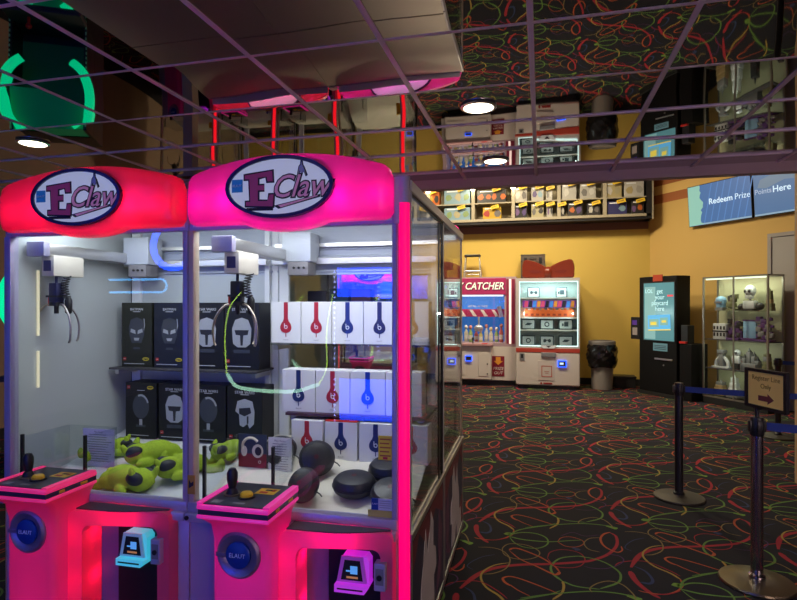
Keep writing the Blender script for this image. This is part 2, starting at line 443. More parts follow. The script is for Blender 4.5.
# square post between the rear claw machines and the ceiling
p = mp(-2.91, 4.42)
b = MB(); b.box(-.045, .045, -.045, .045, 0, CEIL - .01).box(-.08, .08, -.08, .08, CEIL - .03, CEIL - .011)
struct(b.obj('column', mat('tan_post', (.40, .32, .26), .6), None, None, p, DEL))

# recessed lamps in the mirror ceiling
WARM = (1., .86, .72)
def downlight(x, y, label, power=14):
    t = thing('ceiling_light', label, 'ceiling light', (x, y, CEIL), 0, 'recessed ceiling lights')
    b = MB(); b.lathe([(.098, -.001), (.100, -.008), (.084, -.012), (.080, -.004)], n=36); b.obj('trim_ring', M['silver'], t, 40)
    b = MB(); b.lathe([(.080, -.0125), (.079, -.006)], n=36); b.obj('lens', glow('lamp_lens', (1., .86, .62), 6.), t)
    lamp('bulb', 'SPOT', (0, 0, -.02), power, WARM, t, .07, (0, 0, 0), blend=.7, ang=R_(150))
DLP = 13
downlight(-.335, 3.14, 'round ceiling light in the mirror tiles, larger of the two in the middle', DLP)
downlight(-.335, 4.34, 'small round ceiling light near the edge of the mirror ceiling', DLP)
downlight(-3.33, 3.10, 'round ceiling light above the left claw machine', DLP * .5)
downlight(2.05, 3.14, 'round ceiling light above the queue posts, out to the right', DLP * .55)
downlight(.27, .74, 'round ceiling light close to the viewer', DLP * .7)
downlight(-1.55, .74, 'round ceiling light before the claw machines', DLP * .9)
# lamps of the tall back room
for i, (x, y, pw) in enumerate(((-1.6, 10.1, 135), (.2, 10.1, 125), (1.2, 9.2, 12), (-3.5, 11.0, 12), (1.0, 7.0, 8))):
    t = thing('pendant_light', 'flat square lamp on the tall ceiling, ' + ('over the ladder', 'over the bow', 'over the ticket machine', 'far to the left', 'behind the header')[i], 'ceiling light', (x, y, TOP), 0, 'lamps of the tall ceiling')
    b = MB(); b.box(-.32, .32, -.32, .32, -.05, 0, .01); b.obj('housing', M['white'], t)
    b = MB(); b.box(-.29, .29, -.29, .29, -.056, -.05); b.obj('lens', glow('warm_panel', (1., .82, .55), 1.5), t)
    lamp('bulb', 'AREA', (0, 0, -.07), pw, (1., .86, .60), t, .55)
# ------------------------------------------------------------------ claw machines
def loft(b, loops, cap=True):
    bm = b.bm; rings = [[bm.verts.new(p) for p in lp] for lp in loops]; n = len(rings[0])
    for a, c in zip(rings, rings[1:]):
        for k in range(n): bm.faces.new((a[k], a[(k + 1) % n], c[(k + 1) % n], c[k])).material_index = b.mi
    if cap:
        bm.faces.new(rings[0][::-1]).material_index = b.mi; bm.faces.new(rings[-1]).material_index = b.mi
    return b
def hloop(x0, x1, y0, y1, r, z, n=5): return [(x, y, z) for x, y in rrect(x0, x1, y0, y1, r, n)]
DEP = .90
SIDE = lambda x: TR(x, 0, 0) @ Matrix.Rotation(PI / 2, 4, 'Z')      # x,z drawing -> y,z on a side wall
FACE = lambda x, y, z: TR(x, y, z) @ Matrix.Rotation(PI / 2, 4, 'X')  # lathe axis -> -y

def marquee_shell(x0, x1):
    b = MB(); bm = b.bm; N = 56; K = 22; rings = []
    for i in range(N + 1):
        x = -.497 + .994 * i / N; e = abs(x) / .497
        end = max(0., 1 - e ** 14) ** .5
        zt = 2.218 + .078 * (1 - e * e); zb = 2.002
        lip = max(0., 1 - (abs(x) / .20) ** 2); zb -= .036 * lip ** .7
        rr = .05 if e > .9 else 0
        q = max(0., (e - .90) / .10); zt -= .045 * (1 - math.sqrt(max(0, 1 - q * q))); zb += .03 * (1 - math.sqrt(max(0, 1 - q * q)))
        D = .078 * max(.02, end) + .010 * max(0, 1 - (e / .62) ** 2)
        ring = []
        for k in range(K + 1):
            a = -PI / 2 + PI * k / K
            zz = (zt + zb) / 2 + (zt - zb) / 2 * math.copysign(abs(math.sin(a)) ** .75, math.sin(a))
            yy = -.006 - D * abs(math.cos(a)) ** .5
            ring.append(bm.verts.new(((x0 + x1) / 2 + x * (x1 - x0) / .994, yy, zz)))
        rings.append(ring)
    for a, c in zip(rings, rings[1:]):
        for k in range(K): bm.faces.new((a[k], c[k], c[k + 1], a[k + 1]))
    for rg in (rings[0], rings[-1]): bm.faces.new(rg)
    return b

def sign_letters(parent):
    y = -.1005
    # dark outline layer
    def E(b, g, y0, y1):
        P = [(-.125 - g, .050 + g), (-.012 + g, .062 + g), (-.010 + g, .022 - g), (-.032 - g, .022 - g), (-.036 - g, .040 - g * .5), (-.070 + g, .037 - g), (-.070 + g, .010 + g), (-.045, .010 + g),
             (-.045, -.010 - g), (-.070 + g, -.010 - g), (-.070 + g, -.048 + g), (-.032, -.050 + g), (-.024 - g, -.026 + g), (-.006 + g, -.026 + g), (-.010 + g, -.072 - g), (-.120 - g, -.066 - g), (-.120 - g, -.050 + g), (-.102 - g, -.050 + g), (-.106 - g, .034 - g), (-.125 - g, .034 - g)]
        b.prism([(x - .012, z + 2.131) for x, z in P], y0, y1)
    b = MB(); E(b, .005, y, y - .002); b.text('Claw', .118, TR(.083, y - .001, 2.128), .001, .35, offset=.0055, xs=.93)
    b.prism([(-.02, 2.062), (.165, 2.098), (.165, 2.088), (.0, 2.050)], y, y - .002)
    b.prism([(-.13, 2.058), (-.022, 2.056), (-.022, 2.045), (-.13, 2.047)], y, y - .002)
    b.prism([(.072, 2.165), (.080, 2.205), (.086, 2.21), (.088, 2.228), (.096, 2.228), (.098, 2.21), (.104, 2.2), (.116, 2.17), (.108, 2.165), (.100, 2.185), (.094, 2.17), (.086, 2.185), (.080, 2.165)], y, y - .002)
    b.obj('sign_outline', M['ink'], parent)
    b = MB(); E(b, -.001, y - .002, y - .004); b.m(1).text('Claw', .118, TR(.083, y - .0035, 2.128), .001, .35, offset=.000, xs=.93)
    b.m(1).prism([(.0, 2.062), (.155, 2.094), (.155, 2.091), (.01, 2.055)], y - .002, y - .004)
    b.m(2).prism([(.076, 2.167), (.084, 2.203), (.09, 2.208), (.092, 2.222), (.094, 2.208), (.10, 2.198), (.110, 2.17), (.102, 2.188), (.094, 2.176), (.085, 2.188)], y - .002, y - .004)
    b.obj('sign_lettering', [mat('maroon_letter', (.36, .05, .14), .5, 0, (.36, .05, .14), .15), mat('rose_letter', (.62, .26, .40), .5, 0, (.62, .26, .40), .2), mat('icon_pale', (.5, .5, .55), .5)], parent)
    b = MB(); b.box(-.190, -.146, y - .003, y, 2.118, 2.166, 0); b.m(1).text('ELAUT', .0125, TR(-.168, y - .0035, 2.142), .0006, 0)
    b.obj('maker_mark', [mat('sign_blue', (.02, .16, .42), .5, 0, (.02, .16, .42), .25), M['white']], parent)

def make_machine(name, label, loc, rz, v):
    L = v == 'L'
    t = thing(name, label, 'claw machine', loc, rz, 'claw machines')
    lav, sil = M['lav'], M['silver']
    shell = M['redp'] if L else M['magp']; cons = M['consL'] if L else M['consR']
    hot = (1., .02, .10) if L else (1., .0, .36)
    # body
    b = MB(); b.box(-.508, .508, .0, DEP, .06, .69, .004); b.m(1).box(-.47, .47, .04, DEP - .03, .02, .06)
    for sx in (-.42, .42):
        for sy in (.08, DEP - .08): b.m(1).cyl((sx, sy, 0), (sx, sy, .03), .025)
    b.obj('base_cabinet', [lav, M['black']], t, 40)
    for s in (1, -1):
        Mx = SIDE(.508) if s > 0 else TR(-.508, 0, 0) @ Matrix.Rotation(-PI / 2, 4, 'Z') @ Matrix.Diagonal((-1, 1, 1, 1))
        b = MB(); b.box(.03, DEP - .015, -.004, 0, .10, .665, 0, 2, Mx)
        p = b.obj('side_panel', mat('side_navy', (.035, .042, .085), .4), t)
        b = MB()
        b.prism([(.04, .655), (.86, .655), (.86, .50), (.62, .60), (.36, .52), (.18, .64), (.04, .52)], -.006, -.004, Mx)
        b.prism([(.04, .12), (.30, .12), (.18, .26), (.04, .30)], -.006, -.004, Mx)
        b.m(1).prism([(.10, .12), (.32, .12), (.36, .24), (.44, .14), (.58, .13), (.56, .28), (.64, .30), (.62, .40), (.54, .44), (.55, .56), (.48, .63), (.43, .52), (.39, .46), (.33, .60), (.28, .46), (.24, .40), (.20, .25), (.13, .24)], -.007, -.004, Mx)
        b.m(2).prism([(.66, .14), (.80, .20), (.84, .42), (.74, .56), (.70, .40), (.72, .28)], -.0065, -.004, Mx)
        b.obj('side_artwork', [mat('side_maroon', (.20, .03, .05), .4), mat('side_pale', (.62, .58, .58), .45), mat('side_plum', (.16, .07, .13), .4)], p)
        b = MB(); b.box(0, DEP, -.012, .0, .672, .704, .002, 1, Mx).obj('deck_rail', sil, t)
        b = MB(); b.box(0, DEP, -.010, 0, .06, .098, .002, 1, Mx).obj('bottom_rail', sil, t)
        b = MB(); b.box(DEP - .018, DEP, -.010, 0, .098, .672, .002, 1, Mx).obj('edge_trim', sil, t)
        b = MB(); b.box(0.0, .03, -.008, 0, .098, .672, .002, 1, Mx).obj('edge_trim', sil, t)
        b = MB(); b.box(0, DEP, -.010, .012, 2.118, 2.165, .003, 1, Mx).obj('top_rail', mat('pale_rail', (.78, .76, .74), .35, .3), t)
    # sill and frame of the window
    b = MB(); xe = .508 if L else .460
    b.box(-.508, xe, -.045, .03, .685, .722, .006).box(-.508, xe, -.022, .03, .722, .765, .006); b.obj('window_sill', lav, t, 40)
    b = MB(); b.box(-.508, xe, -.006, .03, 1.985, 2.165, .003); b.obj('window_header', lav, t)
    b = MB()
    if L:
        b.box(-.508, -.470, -.014, .035, .765, 1.985, .004).obj('left_post', lav, t, 40)
        b = MB(); b.box(.482, .508, -.014, .035, .690, 1.985, .004).obj('right_post', lav, t, 40)
    else:
        b.box(.436, .462, -.014, .035, .69, 1.985, .004).obj('right_post', lav, t, 40)
        b = MB(); b.box(.462, .510, .012, .04, .06, 2.17, .003).obj('corner_post', lav, t, 40)
        b = MB(); b.box(-.508, -.482, -.014, .035, .690, 1.985, .004).obj('left_post', mat('tan_edge', (.55, .46, .36), .4), t, 40)
        b = MB(); b.cyl((.487, -.004, .03), (.487, -.004, 2.07), .0225, n=24); b.obj('light_tube', M['led_pink'], t, 40)
        b = MB(); b.cyl((.487, -.004, 2.07), (.487, -.004, 2.178), .024, n=24).box(.446, .47, -.02, .02, 1.985, 2.178, .004); b.obj('tube_cap', mat('cap_mauve', (.62, .52, .60), .4), t, 40)
    for s in (-1, 1):
        b = MB(); b.box(s * .50 - .01, s * .50 + .01, DEP - .02, DEP, .69, 2.12).obj('back_post', M['black'] if (s > 0) != L else M['white'], t)
    # panes
    b = MB()
    x0, x1 = (-.470, .482) if L else (-.482, .436)
    b.box(x0, x1, .006, .011, .765, 1.985); b.obj('front_pane', M['glass'], t)
    if L:
        b = MB(); b.box(-.506, -.497, .04, DEP - .01, .69, 2.12); b.obj('side_wall', M['greywall'], t)
        b = MB(); b.cyl((-.488, .165, 1.49), (-.488, .165, 1.83), .007); b.obj('wall_light_tube', glow('cream_tube', (1., .92, .62), .55), t, 40)
        b = MB(); b.cyl((-.488, .165, 1.22), (-.488, .165, 1.41), .007); b.obj('wall_light_tube', glow('cream_tube', (1., .92, .62), .55), t, 40)
    else:
        b = MB(); b.box(.499, .504, .04, DEP - .02, .70, 2.12); b.obj('side_pane', M['glass'], t)
        b = MB(); b.box(.497, .508, .780, .792, .70, 2.12); b.box(.497, .508, .038, .046, .70, 2.12); b.box(.496, .509, .04, DEP, 2.106, 2.118); b.obj('pane_gasket', M['black'], t)
    # roof
    b = MB(); b.box(-.508, .508, .03, DEP, 2.150, 2.172); b.obj('roof', M['beige'], t)
    # inside: back, deck, lamp
    b = MB(); b.box(-.495, .495, DEP - .016, DEP - .004, 1.83, 2.148)
    for z in (1.845, 1.885, 1.93, 1.975): b.box(-.495, .495, DEP - .030, DEP - .016, z, z + .012, .003)
    b.obj('back_slats', mat('slat_bluegrey', (.46, .50, .60), .45), t)
    b = MB(); b.box(-.495, .495, DEP - .016, DEP - .004, .69, 1.83)
    b.obj('back_panel', M['greywall'] if L else M['glass'], t)
    for xa, xb in ((-.475, -.415), (.45, .48)):
        b = MB(); b.box(xa, xb, DEP - .040, DEP - .016, .70, 2.14).obj('shelf_upright', M['white'], t)
    dz = deckL if L else deckR
    b = MB(); bm = b.bm; nx, ny = 44, 36; g = []
    for i in range(nx + 1):
        row = []
        for j in range(ny + 1):
            x = -.492 + .984 * i / nx; y = .030 + (DEP - .05) * j / ny
            row.append(bm.verts.new((x, y, dz(y) + .004 * math.sin(x * 31 + 7 * math.sin(y * 9)) * math.sin(y * 27 + 2) - .002)))
        g.append(row)
    for i in range(nx):
        for j in range(ny): bm.faces.new((g[i][j], g[i + 1][j], g[i + 1][j + 1], g[i][j + 1]))
    b.box(-.495, .495, .03, DEP - .01, .66, .69)
    b.obj('prize_bed', mat('bed_cloth_cool', (.62, .64, .66), .9) if L else mat('bed_cloth', (.74, .70, .60), .9), t, 60)
    b = MB(); b.box(-.47, .47, .05, .085, 2.115, 2.148, .004); b.obj('inner_lamp', M['led_white'], t)
    lamp('inner_light', 'AREA', (0, .14, 2.10), 4.0 if L else 5.0, (.86, .95, 1.) if L else (.92, .95, 1.), t, .9, (R_(22), 0, 0), .12)
    lamp('inner_light', 'AREA', (0, .34, 2.13), 2.2 if L else 4.2, (.88, .92, 1.), t, .9, (0, 0, 0), .1)
    # marquee
    m0, m1 = (-.505, .500) if L else (-.500, .445); mc = (m0 + m1) / 2
    m = marquee_shell(m0, m1).obj('marquee', shell, t, 50)
    b = MB(); b.box(m0 + .01, m1 - .01, -.0065, -.003, 2.0, 2.20); b.obj('marquee_backing', M['white'], m)
    b = MB(); yo, yi = -.100, -.100
    b.ring(ell(0, 2.133, .216, .116), ell(0, 2.133, .202, .103), yo - .008, yi + .03); b.obj('sign_rim', mat('sign_rim', (.05, .045, .10), .3, .4), m, 60)
    b = MB(); b.prism(ell(0, 2.133, .206, .107), yo, yi + .03); b.obj('sign_plate', mat('sign_plate', (.70, .72, .74), .4, 0, (.80, .88, .95), .28), m)
    sign_letters(m)
    for c in m.children:
        if c.name.startswith(('sign', 'maker')): c.location = (mc - (.008 if L else 0), 0, 2.133 * (1 - 1.12) + .010); c.scale = (1.12, 1, 1.12)
    for x, q in ((-.40, .5), (-.255, 1.), (-.09, 1.), (.09, 1.), (.255, 1.), (.40, .5)): lamp('marquee_light', 'POINT', (mc + x, -.036, 2.10), .34 * q, (1., .02, .24) if L else (1., .0, .56), m, .02)
    # control console
    b = MB()
    loft(b, [hloop(-.262, -.008, -.225, .0, .03, .02), hloop(-.262, -.008, -.225, .0, .03, .70), hloop(-.268, -.002, -.240, .0, .03, .77), hloop(-.285, .02, -.292, .0, .025, .812)], False)
    c = b.obj('console_column', cons, t, 50)
    b = MB(); b.lathe([(.094, 0), (.094, .010), (.084, .018), (.060, .012), (.054, .004)], M=FACE(-.138, -.224, .655), n=40)
    b.box(-.232, -.19, -.243, -.236, .648, .662)
    bb = b.obj('badge_ring', mat('badge_ring', (.30, .22, .34), .35, .5), c, 40)
    b = MB(); b.lathe([(.053, 0), (.053, .014), (.046, .019), (.0001, .020)], M=FACE(-.138, -.224, .655), n=36); b.m(1).text('ELAUT', .024, TR(-.138, -.2447, .656), .0008)
    b.obj('badge_disc', [M['blue'], mat('badge_text', (.5, .6, .8), .5)], c, 40)
    b = MB(); b.prism([(-.235 + .2 * k / 10, .02 + .11 * math.sin(PI * k / 10) ** .6) for k in range(11)], -.232, -.222); b.obj('foot_recess', M['black'], c)
    for z in (.12, .36, .62): lamp('console_light', 'POINT', (-.135, -.09, z), .46, (1., .04, .62) if L else (1., .06, .85), c, .04)
    # console top
    b = MB(); b.box(-.287, .022, -.296, -.002, .810, .826, .006); b.box(-.287, .022, -.296, -.002, .846, .866, .007)
    # raised rims left and right
    for xa, xb in ((-.287, -.262), (-.004, .022)):
        b.prism([(xa, .866), (xb, .866), (xb, .874), (xa, .874)], -.29, -.01)
    k = b.obj('console_top', mat('lit_pink_plastic_' + v, (.85, .10, .28) if L else (.88, .10, .40), .25, 0, (1., .02, .17) if L else (1., .02, .36), .40), t, 40)
    b = MB(); b.box(-.282, .017, -.290, -.004, .826, .846); b.m(1).box(.017, .0185, -.22, -.19, .830, .842).box(.017, .0185, -.10, -.06, .830, .842)
    b.obj('console_band', [mat('dark_band', (.06, .05, .09), .3, .3), M['yellow']], k)
    b = MB(); b.box(-.262, -.004, -.284, -.012, .866, .870)
    b.m(1).box(-.12, -.035, -.135, -.065, .870, .8708); b.m(2).box(-.105, -.07, -.125, -.105, .8708, .8714).box(-.06, -.045, -.10, -.075, .8708, .8714); b.m(3).box(-.09, -.05, -.095, -.08, .8708, .8714)
    b.m(4).box(-.24, -.20, -.27, -.235, .870, .8706).box(-.15, -.10, -.262, -.245, .870, .8706)
    b.obj('control_panel', [mat('panel_face', (.045, .05, .065), .35), M['yellow'], M['red'], M['ink'], M['grey']], k)
    b = MB(); b.cyl((-.203, -.165, .870), (-.203, -.165, .876), .036, n=28); b.m(1).lathe([(.012, 0), (.012, .02), (.016, .028), (.0225, .06), (.0225, .085), (.014, .103), (.001, .106)], (-.203, -.165, .874), 20).lathe([(.026, 0), (.020, .016), (.012, .026)], (-.203, -.165, .875), 20)
    b.obj('joystick', [mat('brass_ring', (.22, .17, .10), .35, .5), M['black']], k, 40)
    b = MB(); b.cyl((-.128, -.185, .870), (-.128, -.185, .876), .034, n=28); b.m(1).lathe([(.026, 0), (.026, .010), (.020, .017), (.0001, .019)], (-.128, -.185, .875), 28)
    b.obj('push_button', [M['black'], M['yellow']], k, 40)
    # prize door surround, bulging from the front
    yf = lambda x, z: -.150 + .075 * max(0, (x - .12) / .32) ** 2
    b = MB(); b.ring(rrect(-.005, .452, .03, .732, .035, 6), rrect(.070, .408, .10, .672, .04, 6), lambda x, z: -.002, lambda x, z: yf(x, z))
    d = b.obj('prize_door_surround', cons, t, 50)
    for (x, y, z) in ((.035, -.07, .20), (.035, -.07, .42), (.035, -.07, .62), (.17, -.07, .702), (.27, -.06, .702)): lamp('surround_light', 'POINT', (x, y, z), .32, (1., .01, .12) if L else (1., .0, .26), d, .02)
    b = MB(); TP = [(.02 + .42 * k / 14, yf(.02 + .42 * k / 14, 0) + .022) for k in range(15)] + [(.44, -.046), (.02, -.046)]
    loft(b, [[(x, y, .731) for x, y in TP], [(x, y, .7365) for x, y in TP]]); b.obj('surround_top', M['dgrey'], d)
    b = MB(); b.box(.065, .173, -.03, -.004, .06, .68); b.obj('inner_panel', mat('violet_grey', (.16, .14, .30), .4), d)
    b = MB(); b.box(.173, .41, -.045, -.004, .06, .68); b.obj('black_panel', M['black'], d)
    b = MB(); b.box(.385, .432, -.106, -.060, .51, .62, .004); b.m(1).cyl((.408, -.106, .565), (.408, -.112, .565), .011).m(2).box(.392, .425, -.1075, -.106, .535, .60)
    b.obj('lock_plate', [lav, M['black'], M['grey']], d)
    # card reader
    rl = (.02, .75, 1.) if L else (.72, .02, 1.)
    cx, cz = .300, .572
    b = MB()
    def rl_loop(w0, w1, z0, z1, y): return [(cx + x, y, cz + z) for x, z in ((-w0, z0), (w0, z0), (w1, z1), (-w1, z1))]
    b.prism([(cx - .070, cz - .05), (cx + .064, cz - .05), (cx + .064, cz + .05), (cx + .05, cz + .068), (cx - .045, cz + .068)], -.100, -.046)
    b.prism([(cx - .074, cz - .072), (cx + .05, cz - .072), (cx + .066, cz - .05), (cx + .066, cz - .042), (cx - .074, cz - .042)], -.128, -.046)
    r = b.obj('card_reader', mat('reader_glow_' + v, (.45, .55, .60) if L else (.50, .25, .55), .3, 0, rl, .44), t, 30)
    b = MB(); b.prism([(cx - .070, cz - .038), (cx + .056, cz - .038), (cx + .040, cz + .066), (cx - .050, cz + .066)], -.108, -.100); b.obj('reader_face', mat('reader_face_' + v, (.60, .66, .72) if L else (.62, .20, .60), .35, 0, rl, .08), r)
    b = MB(); b.prism([(cx - .052, cz - .028), (cx + .040, cz - .028), (cx + .028, cz + .052), (cx - .036, cz + .052)], -.1095, -.108)
    b.m(1).box(cx - .012, cx + .018, -.1105, -.1095, cz - .002, cz + .03).box(cx - .03, cx + .004, -.1105, -.1095, cz + .006, cz + .012).m(2).box(cx - .028, cx + .02, -.1105, -.1095, cz - .020, cz - .012)
    b.obj('reader_screen', [mat('reader_screen', (.03, .03, .035), .2), glow('reader_blue', (.1, .35, .8), .8), glow('reader_amber', (.6, .25, .10), .5)], r)
    b = MB(); b.box(cx - .062, cx + .045, -.1295, -.128, cz - .060, cz - .054); b.obj('card_slot', M['black'], r)
    # crane
    ox = -.025 if L else 0.
    b = MB(); b.box(-.49, .49, .80, .83, 1.885, 1.925, .004).box(-.49, .49, .83, .86, 1.99, 2.01); b.obj('back_rail', sil, t)
    b = MB(); b.box(-.443 + ox, -.359 + ox, .12, .76, 1.905, 1.965, .005); b.m(1).box(-.455 + ox, -.347 + ox, .085, .125, 1.897, 1.972, .006)
    gb = b.obj('gantry_beam', [sil, lav], t, 40)
    b = MB(); b.box(-.385 + ox, -.21 + ox, .70, .84, 1.895, 2.06, .006); b.m(1).box(-.350 + ox, -.225 + ox, .70, .82, 1.82, 1.895, .004)
    b.m(2)
    for i in range(3): b.cyl((-.31 + i * .03 + ox, .70, 1.86), (-.31 + i * .03 + ox, .694, 1.86), .007, n=12)
    b.obj('rear_carriage', [mat('carriage_bluegrey', (.50, .54, .62), .4), M['grey'], M['black']], gb, 40)
    b = MB(); b.box(-.4225 + ox, -.345 + ox, .145, .345, 1.80, 1.905, .004); b.m(1).box(-.408 + ox, -.362 + ox, .1435, .145, 1.825, 1.88)
    b.obj('trolley', [mat('cream_case', (.62, .57, .50), .45), mat('violet_label', (.035, .03, .13), .3)], gb, 40)
    px, py = -.383 + ox, .20
    b = MB(); b.cyl((px, py, 1.80), (px, py, 1.76), .007); b.box(px - .026, px + .026, py - .026, py + .026, 1.665, 1.765, .006)
    b.m(1).cyl((px, py, 1.665), (px, py, 1.645), .035, n=20).cyl((px, py, 1.645), (px, py, 1.605), .012, n=12).box(px - .034, px + .034, py - .034, py + .034, 1.690, 1.70).m(2).box(px - .044, px - .036, py - .01, py + .01, 1.645, 1.70)
    cl = b.obj('claw', [mat('claw_motor_' + v, (.03, .03, .10) if L else (.012, .012, .02), .35, .3), M['black'], M['red']], t, 40)
    for a in (188, 345, 75):
        c_, s_ = math.cos(R_(a)), math.sin(R_(a))
        pts = catmull([(px + c_ * q, py + s_ * q, z) for q, z in ((.02, 1.652), (.06, 1.648), (.104, 1.60), (.122, 1.54), (.118, 1.475), (.108, 1.455))], 5)
        b = MB(); b.tube(pts, .0055, 8); b.obj('claw_prong', mat('claw_steel', (.42, .38, .36), .3, .9) if L else mat('claw_brass', (.55, .46, .36), .3, .9), cl, 60)
    b = MB(); pts = [(px + .062 + .016 * math.cos(2 * PI * k / 10) - .02 * math.sin(PI * k / 90), py + .01 + .016 * math.sin(2 * PI * k / 10), 1.80 - .0013 * k) for k in range(91)]
    b.tube(pts, .0035, 6); b.obj('coil_cable', M['black'], cl, 60)
    b = MB(); b.lathe([(.004, -.045), (.016, -.035), (.018, .0), (.018, .03), (.010, .045)], (px + .066, py + .01, 1.645), 16); b.obj('cable_weight', M['black'], cl, 50)
    # acrylic chute round the prize hole
    zc = .992
    b = MB(); b.box(-.467, -.463, .06, .345, .70, zc).box(-.463, -.158, .343, .347, .70, zc).box(-.162, -.158, .13, .343, .70, zc); ch = b.obj('prize_chute', M['acryl'], t)
    b = MB(); b.box(-.474, -.462, .045, .06, .70, zc + .01); b.obj('chute_post', M['black'], ch)
    b = MB(); b.box(-.166, -.154, .115, .13, .70, zc + .005); b.obj('chute_post', M['black'], ch)
    b = MB(); b.box(-.455, -.17, .07, .335, .735, .742); b.obj('chute_hole', M['blackm'], ch)
    return t
deckL = lambda y: .705 + .20 * (y - .025)
deckR = lambda y: min(.722 + .32 * (y - .025), .872)
UCR, UCL, VF = -.995, -2.015, 2.275
mR = make_machine('claw_machine', 'magenta lit claw machine with white headphone boxes, beside the open carpet', mp(UCR, VF), DEL, 'R')
mL = make_machine('claw_machine', 'red lit claw machine with green plush toys and black boxes', mp(UCL, VF), DEL, 'L')
# stickers on the right machine only
b = MB(); b.box(.375, .434, -.0005, .0055, 1.005, 1.105); b.m(1)
for i in range(5): b.box(.382, .428 - .006 * (i % 2), -.0010, -.0005, 1.088 - i * .017, 1.094 - i * .017)
b.m(2).box(.395, .415, -.0012, -.0005, 1.008, 1.018)
b.obj('notice_sticker', [mat('sticker_yellow', (.80, .62, .02), .5), mat('sticker_text', (.45, .12, .02), .6), M['red']], mR)
b = MB(); b.box(.345, .375, -.0005, .0055, .795, .842); b.m(1).box(.375, .434, -.0005, .0055, .795, .842); b.m(2).text('ELAUT', .009, TR(.360, -.0012, .82), .0003)
b.m(3)
for i in range(4): b.box(.380, .428, -.001, -.0005, .805 + i * .009, .808 + i * .009)
b.obj('maker_sticker', [M['blue'], mat('sticker_white', (.55, .6, .7), .5), M['white'], mat('sticker_grey', (.3, .33, .4), .6)], mR)
b = MB(); b.box(.330, .434, -.0005, .0055, .766, .793); b.obj('warning_strip', mat('strip_yellow', (.55, .47, .10), .5), mR)
b = MB(); b.box(-.510, -.474, -.0165, -.014, .80, .885); b.m(1).prism([(-.504, .825), (-.480, .84), (-.48, .86), (-.492, .85), (-.503, .866)], -.0172, -.0165)
b.obj('warning_sticker', [mat('sticker_ochre', (.50, .30, .03), .5), M['ink']], mR)
b = MB(); b.cyl((-.495, -.044, .704), (-.495, -.050, .704), .010, n=20).cyl((-.495, -.050, .704), (-.495, -.054, .704), .005); b.obj('frame_lock', M['black'], mR, 40)

# machines standing back to back with these two, and the row that faces them (seen in the mirror ceiling and through the panes)
VB = VF + 2 * DEP + .012
SKIP = ('inner_light', 'console_light', 'surround_light')
rear = dup(mR, mp(UCR, VB), DEL + PI, 'claw machine turned away behind the magenta one, its roof in the ceiling mirror')
b = MB(); b.box(-.504, -.499, .04, DEP - .02, .70, 2.12); b.obj('side_pane', M['glass'], rear)
dup(mL, mp(UCL, VB), DEL + PI, 'claw machine turned away behind the red one, its roof in the ceiling mirror')
for i, u in enumerate((-2.35, -3.40, -4.45, -5.50)):
    r = dup(mR, mp(u, 8.3), DEL, ('claw machine of the row behind, only in the mirror, nearest the open carpet', 'claw machine of the row behind, only in the mirror, second from the open carpet',
        'claw machine of the row behind, only in the mirror, third from the open carpet', 'claw machine of the row behind, only in the mirror, farthest from the open carpet')[i])
    for c in r.children:
        if c.name.startswith('light_tube'):
            c.material_slots[0].link = 'OBJECT'; c.material_slots[0].material = M['led_red']
# ------------------------------------------------------------------ shelves and prizes
GB = 'boxed building sets in the red machine'
def shelf(name, label, u0, u1, v0, v1, z, m, th=.012):
    t = thing(name, label, 'shelf', mp((u0 + u1) / 2, (v0 + v1) / 2, z), DEL)
    b = MB(); b.box(-(u1 - u0) / 2, (u1 - u0) / 2, -(v1 - v0) / 2, (v1 - v0) / 2, -th, 0, .002); b.obj('shelf_board', m, t)
    b = MB(); b.box(-(u1 - u0) / 2 + .02, -(u1 - u0) / 2 + .045, -(v1 - v0) / 2 + .03, (v1 - v0) / 2 - .0, -th - .03, -th).box((u1 - u0) / 2 - .045, (u1 - u0) / 2 - .02, -(v1 - v0) / 2 + .03, (v1 - v0) / 2, -th - .03, -th); b.obj('shelf_bracket', M['silver'], t)
    return t
shelf('glass_shelf', 'dark shelf under the upper row of black boxes', -2.49, -1.515, 2.93, 3.155, 1.272, M['dgrey'])
shelf('glass_shelf', 'shelf under the top row of white headphone boxes', -1.445, -.51, 2.935, 3.155, 1.436, M['acryl'], .010)
shelf('glass_shelf', 'dark red edged shelf under the middle row of white headphone boxes', -1.26, -.51, 2.76, 3.155, 1.086, mat('dark_red_edge', (.07, .03, .04), .4), .016)

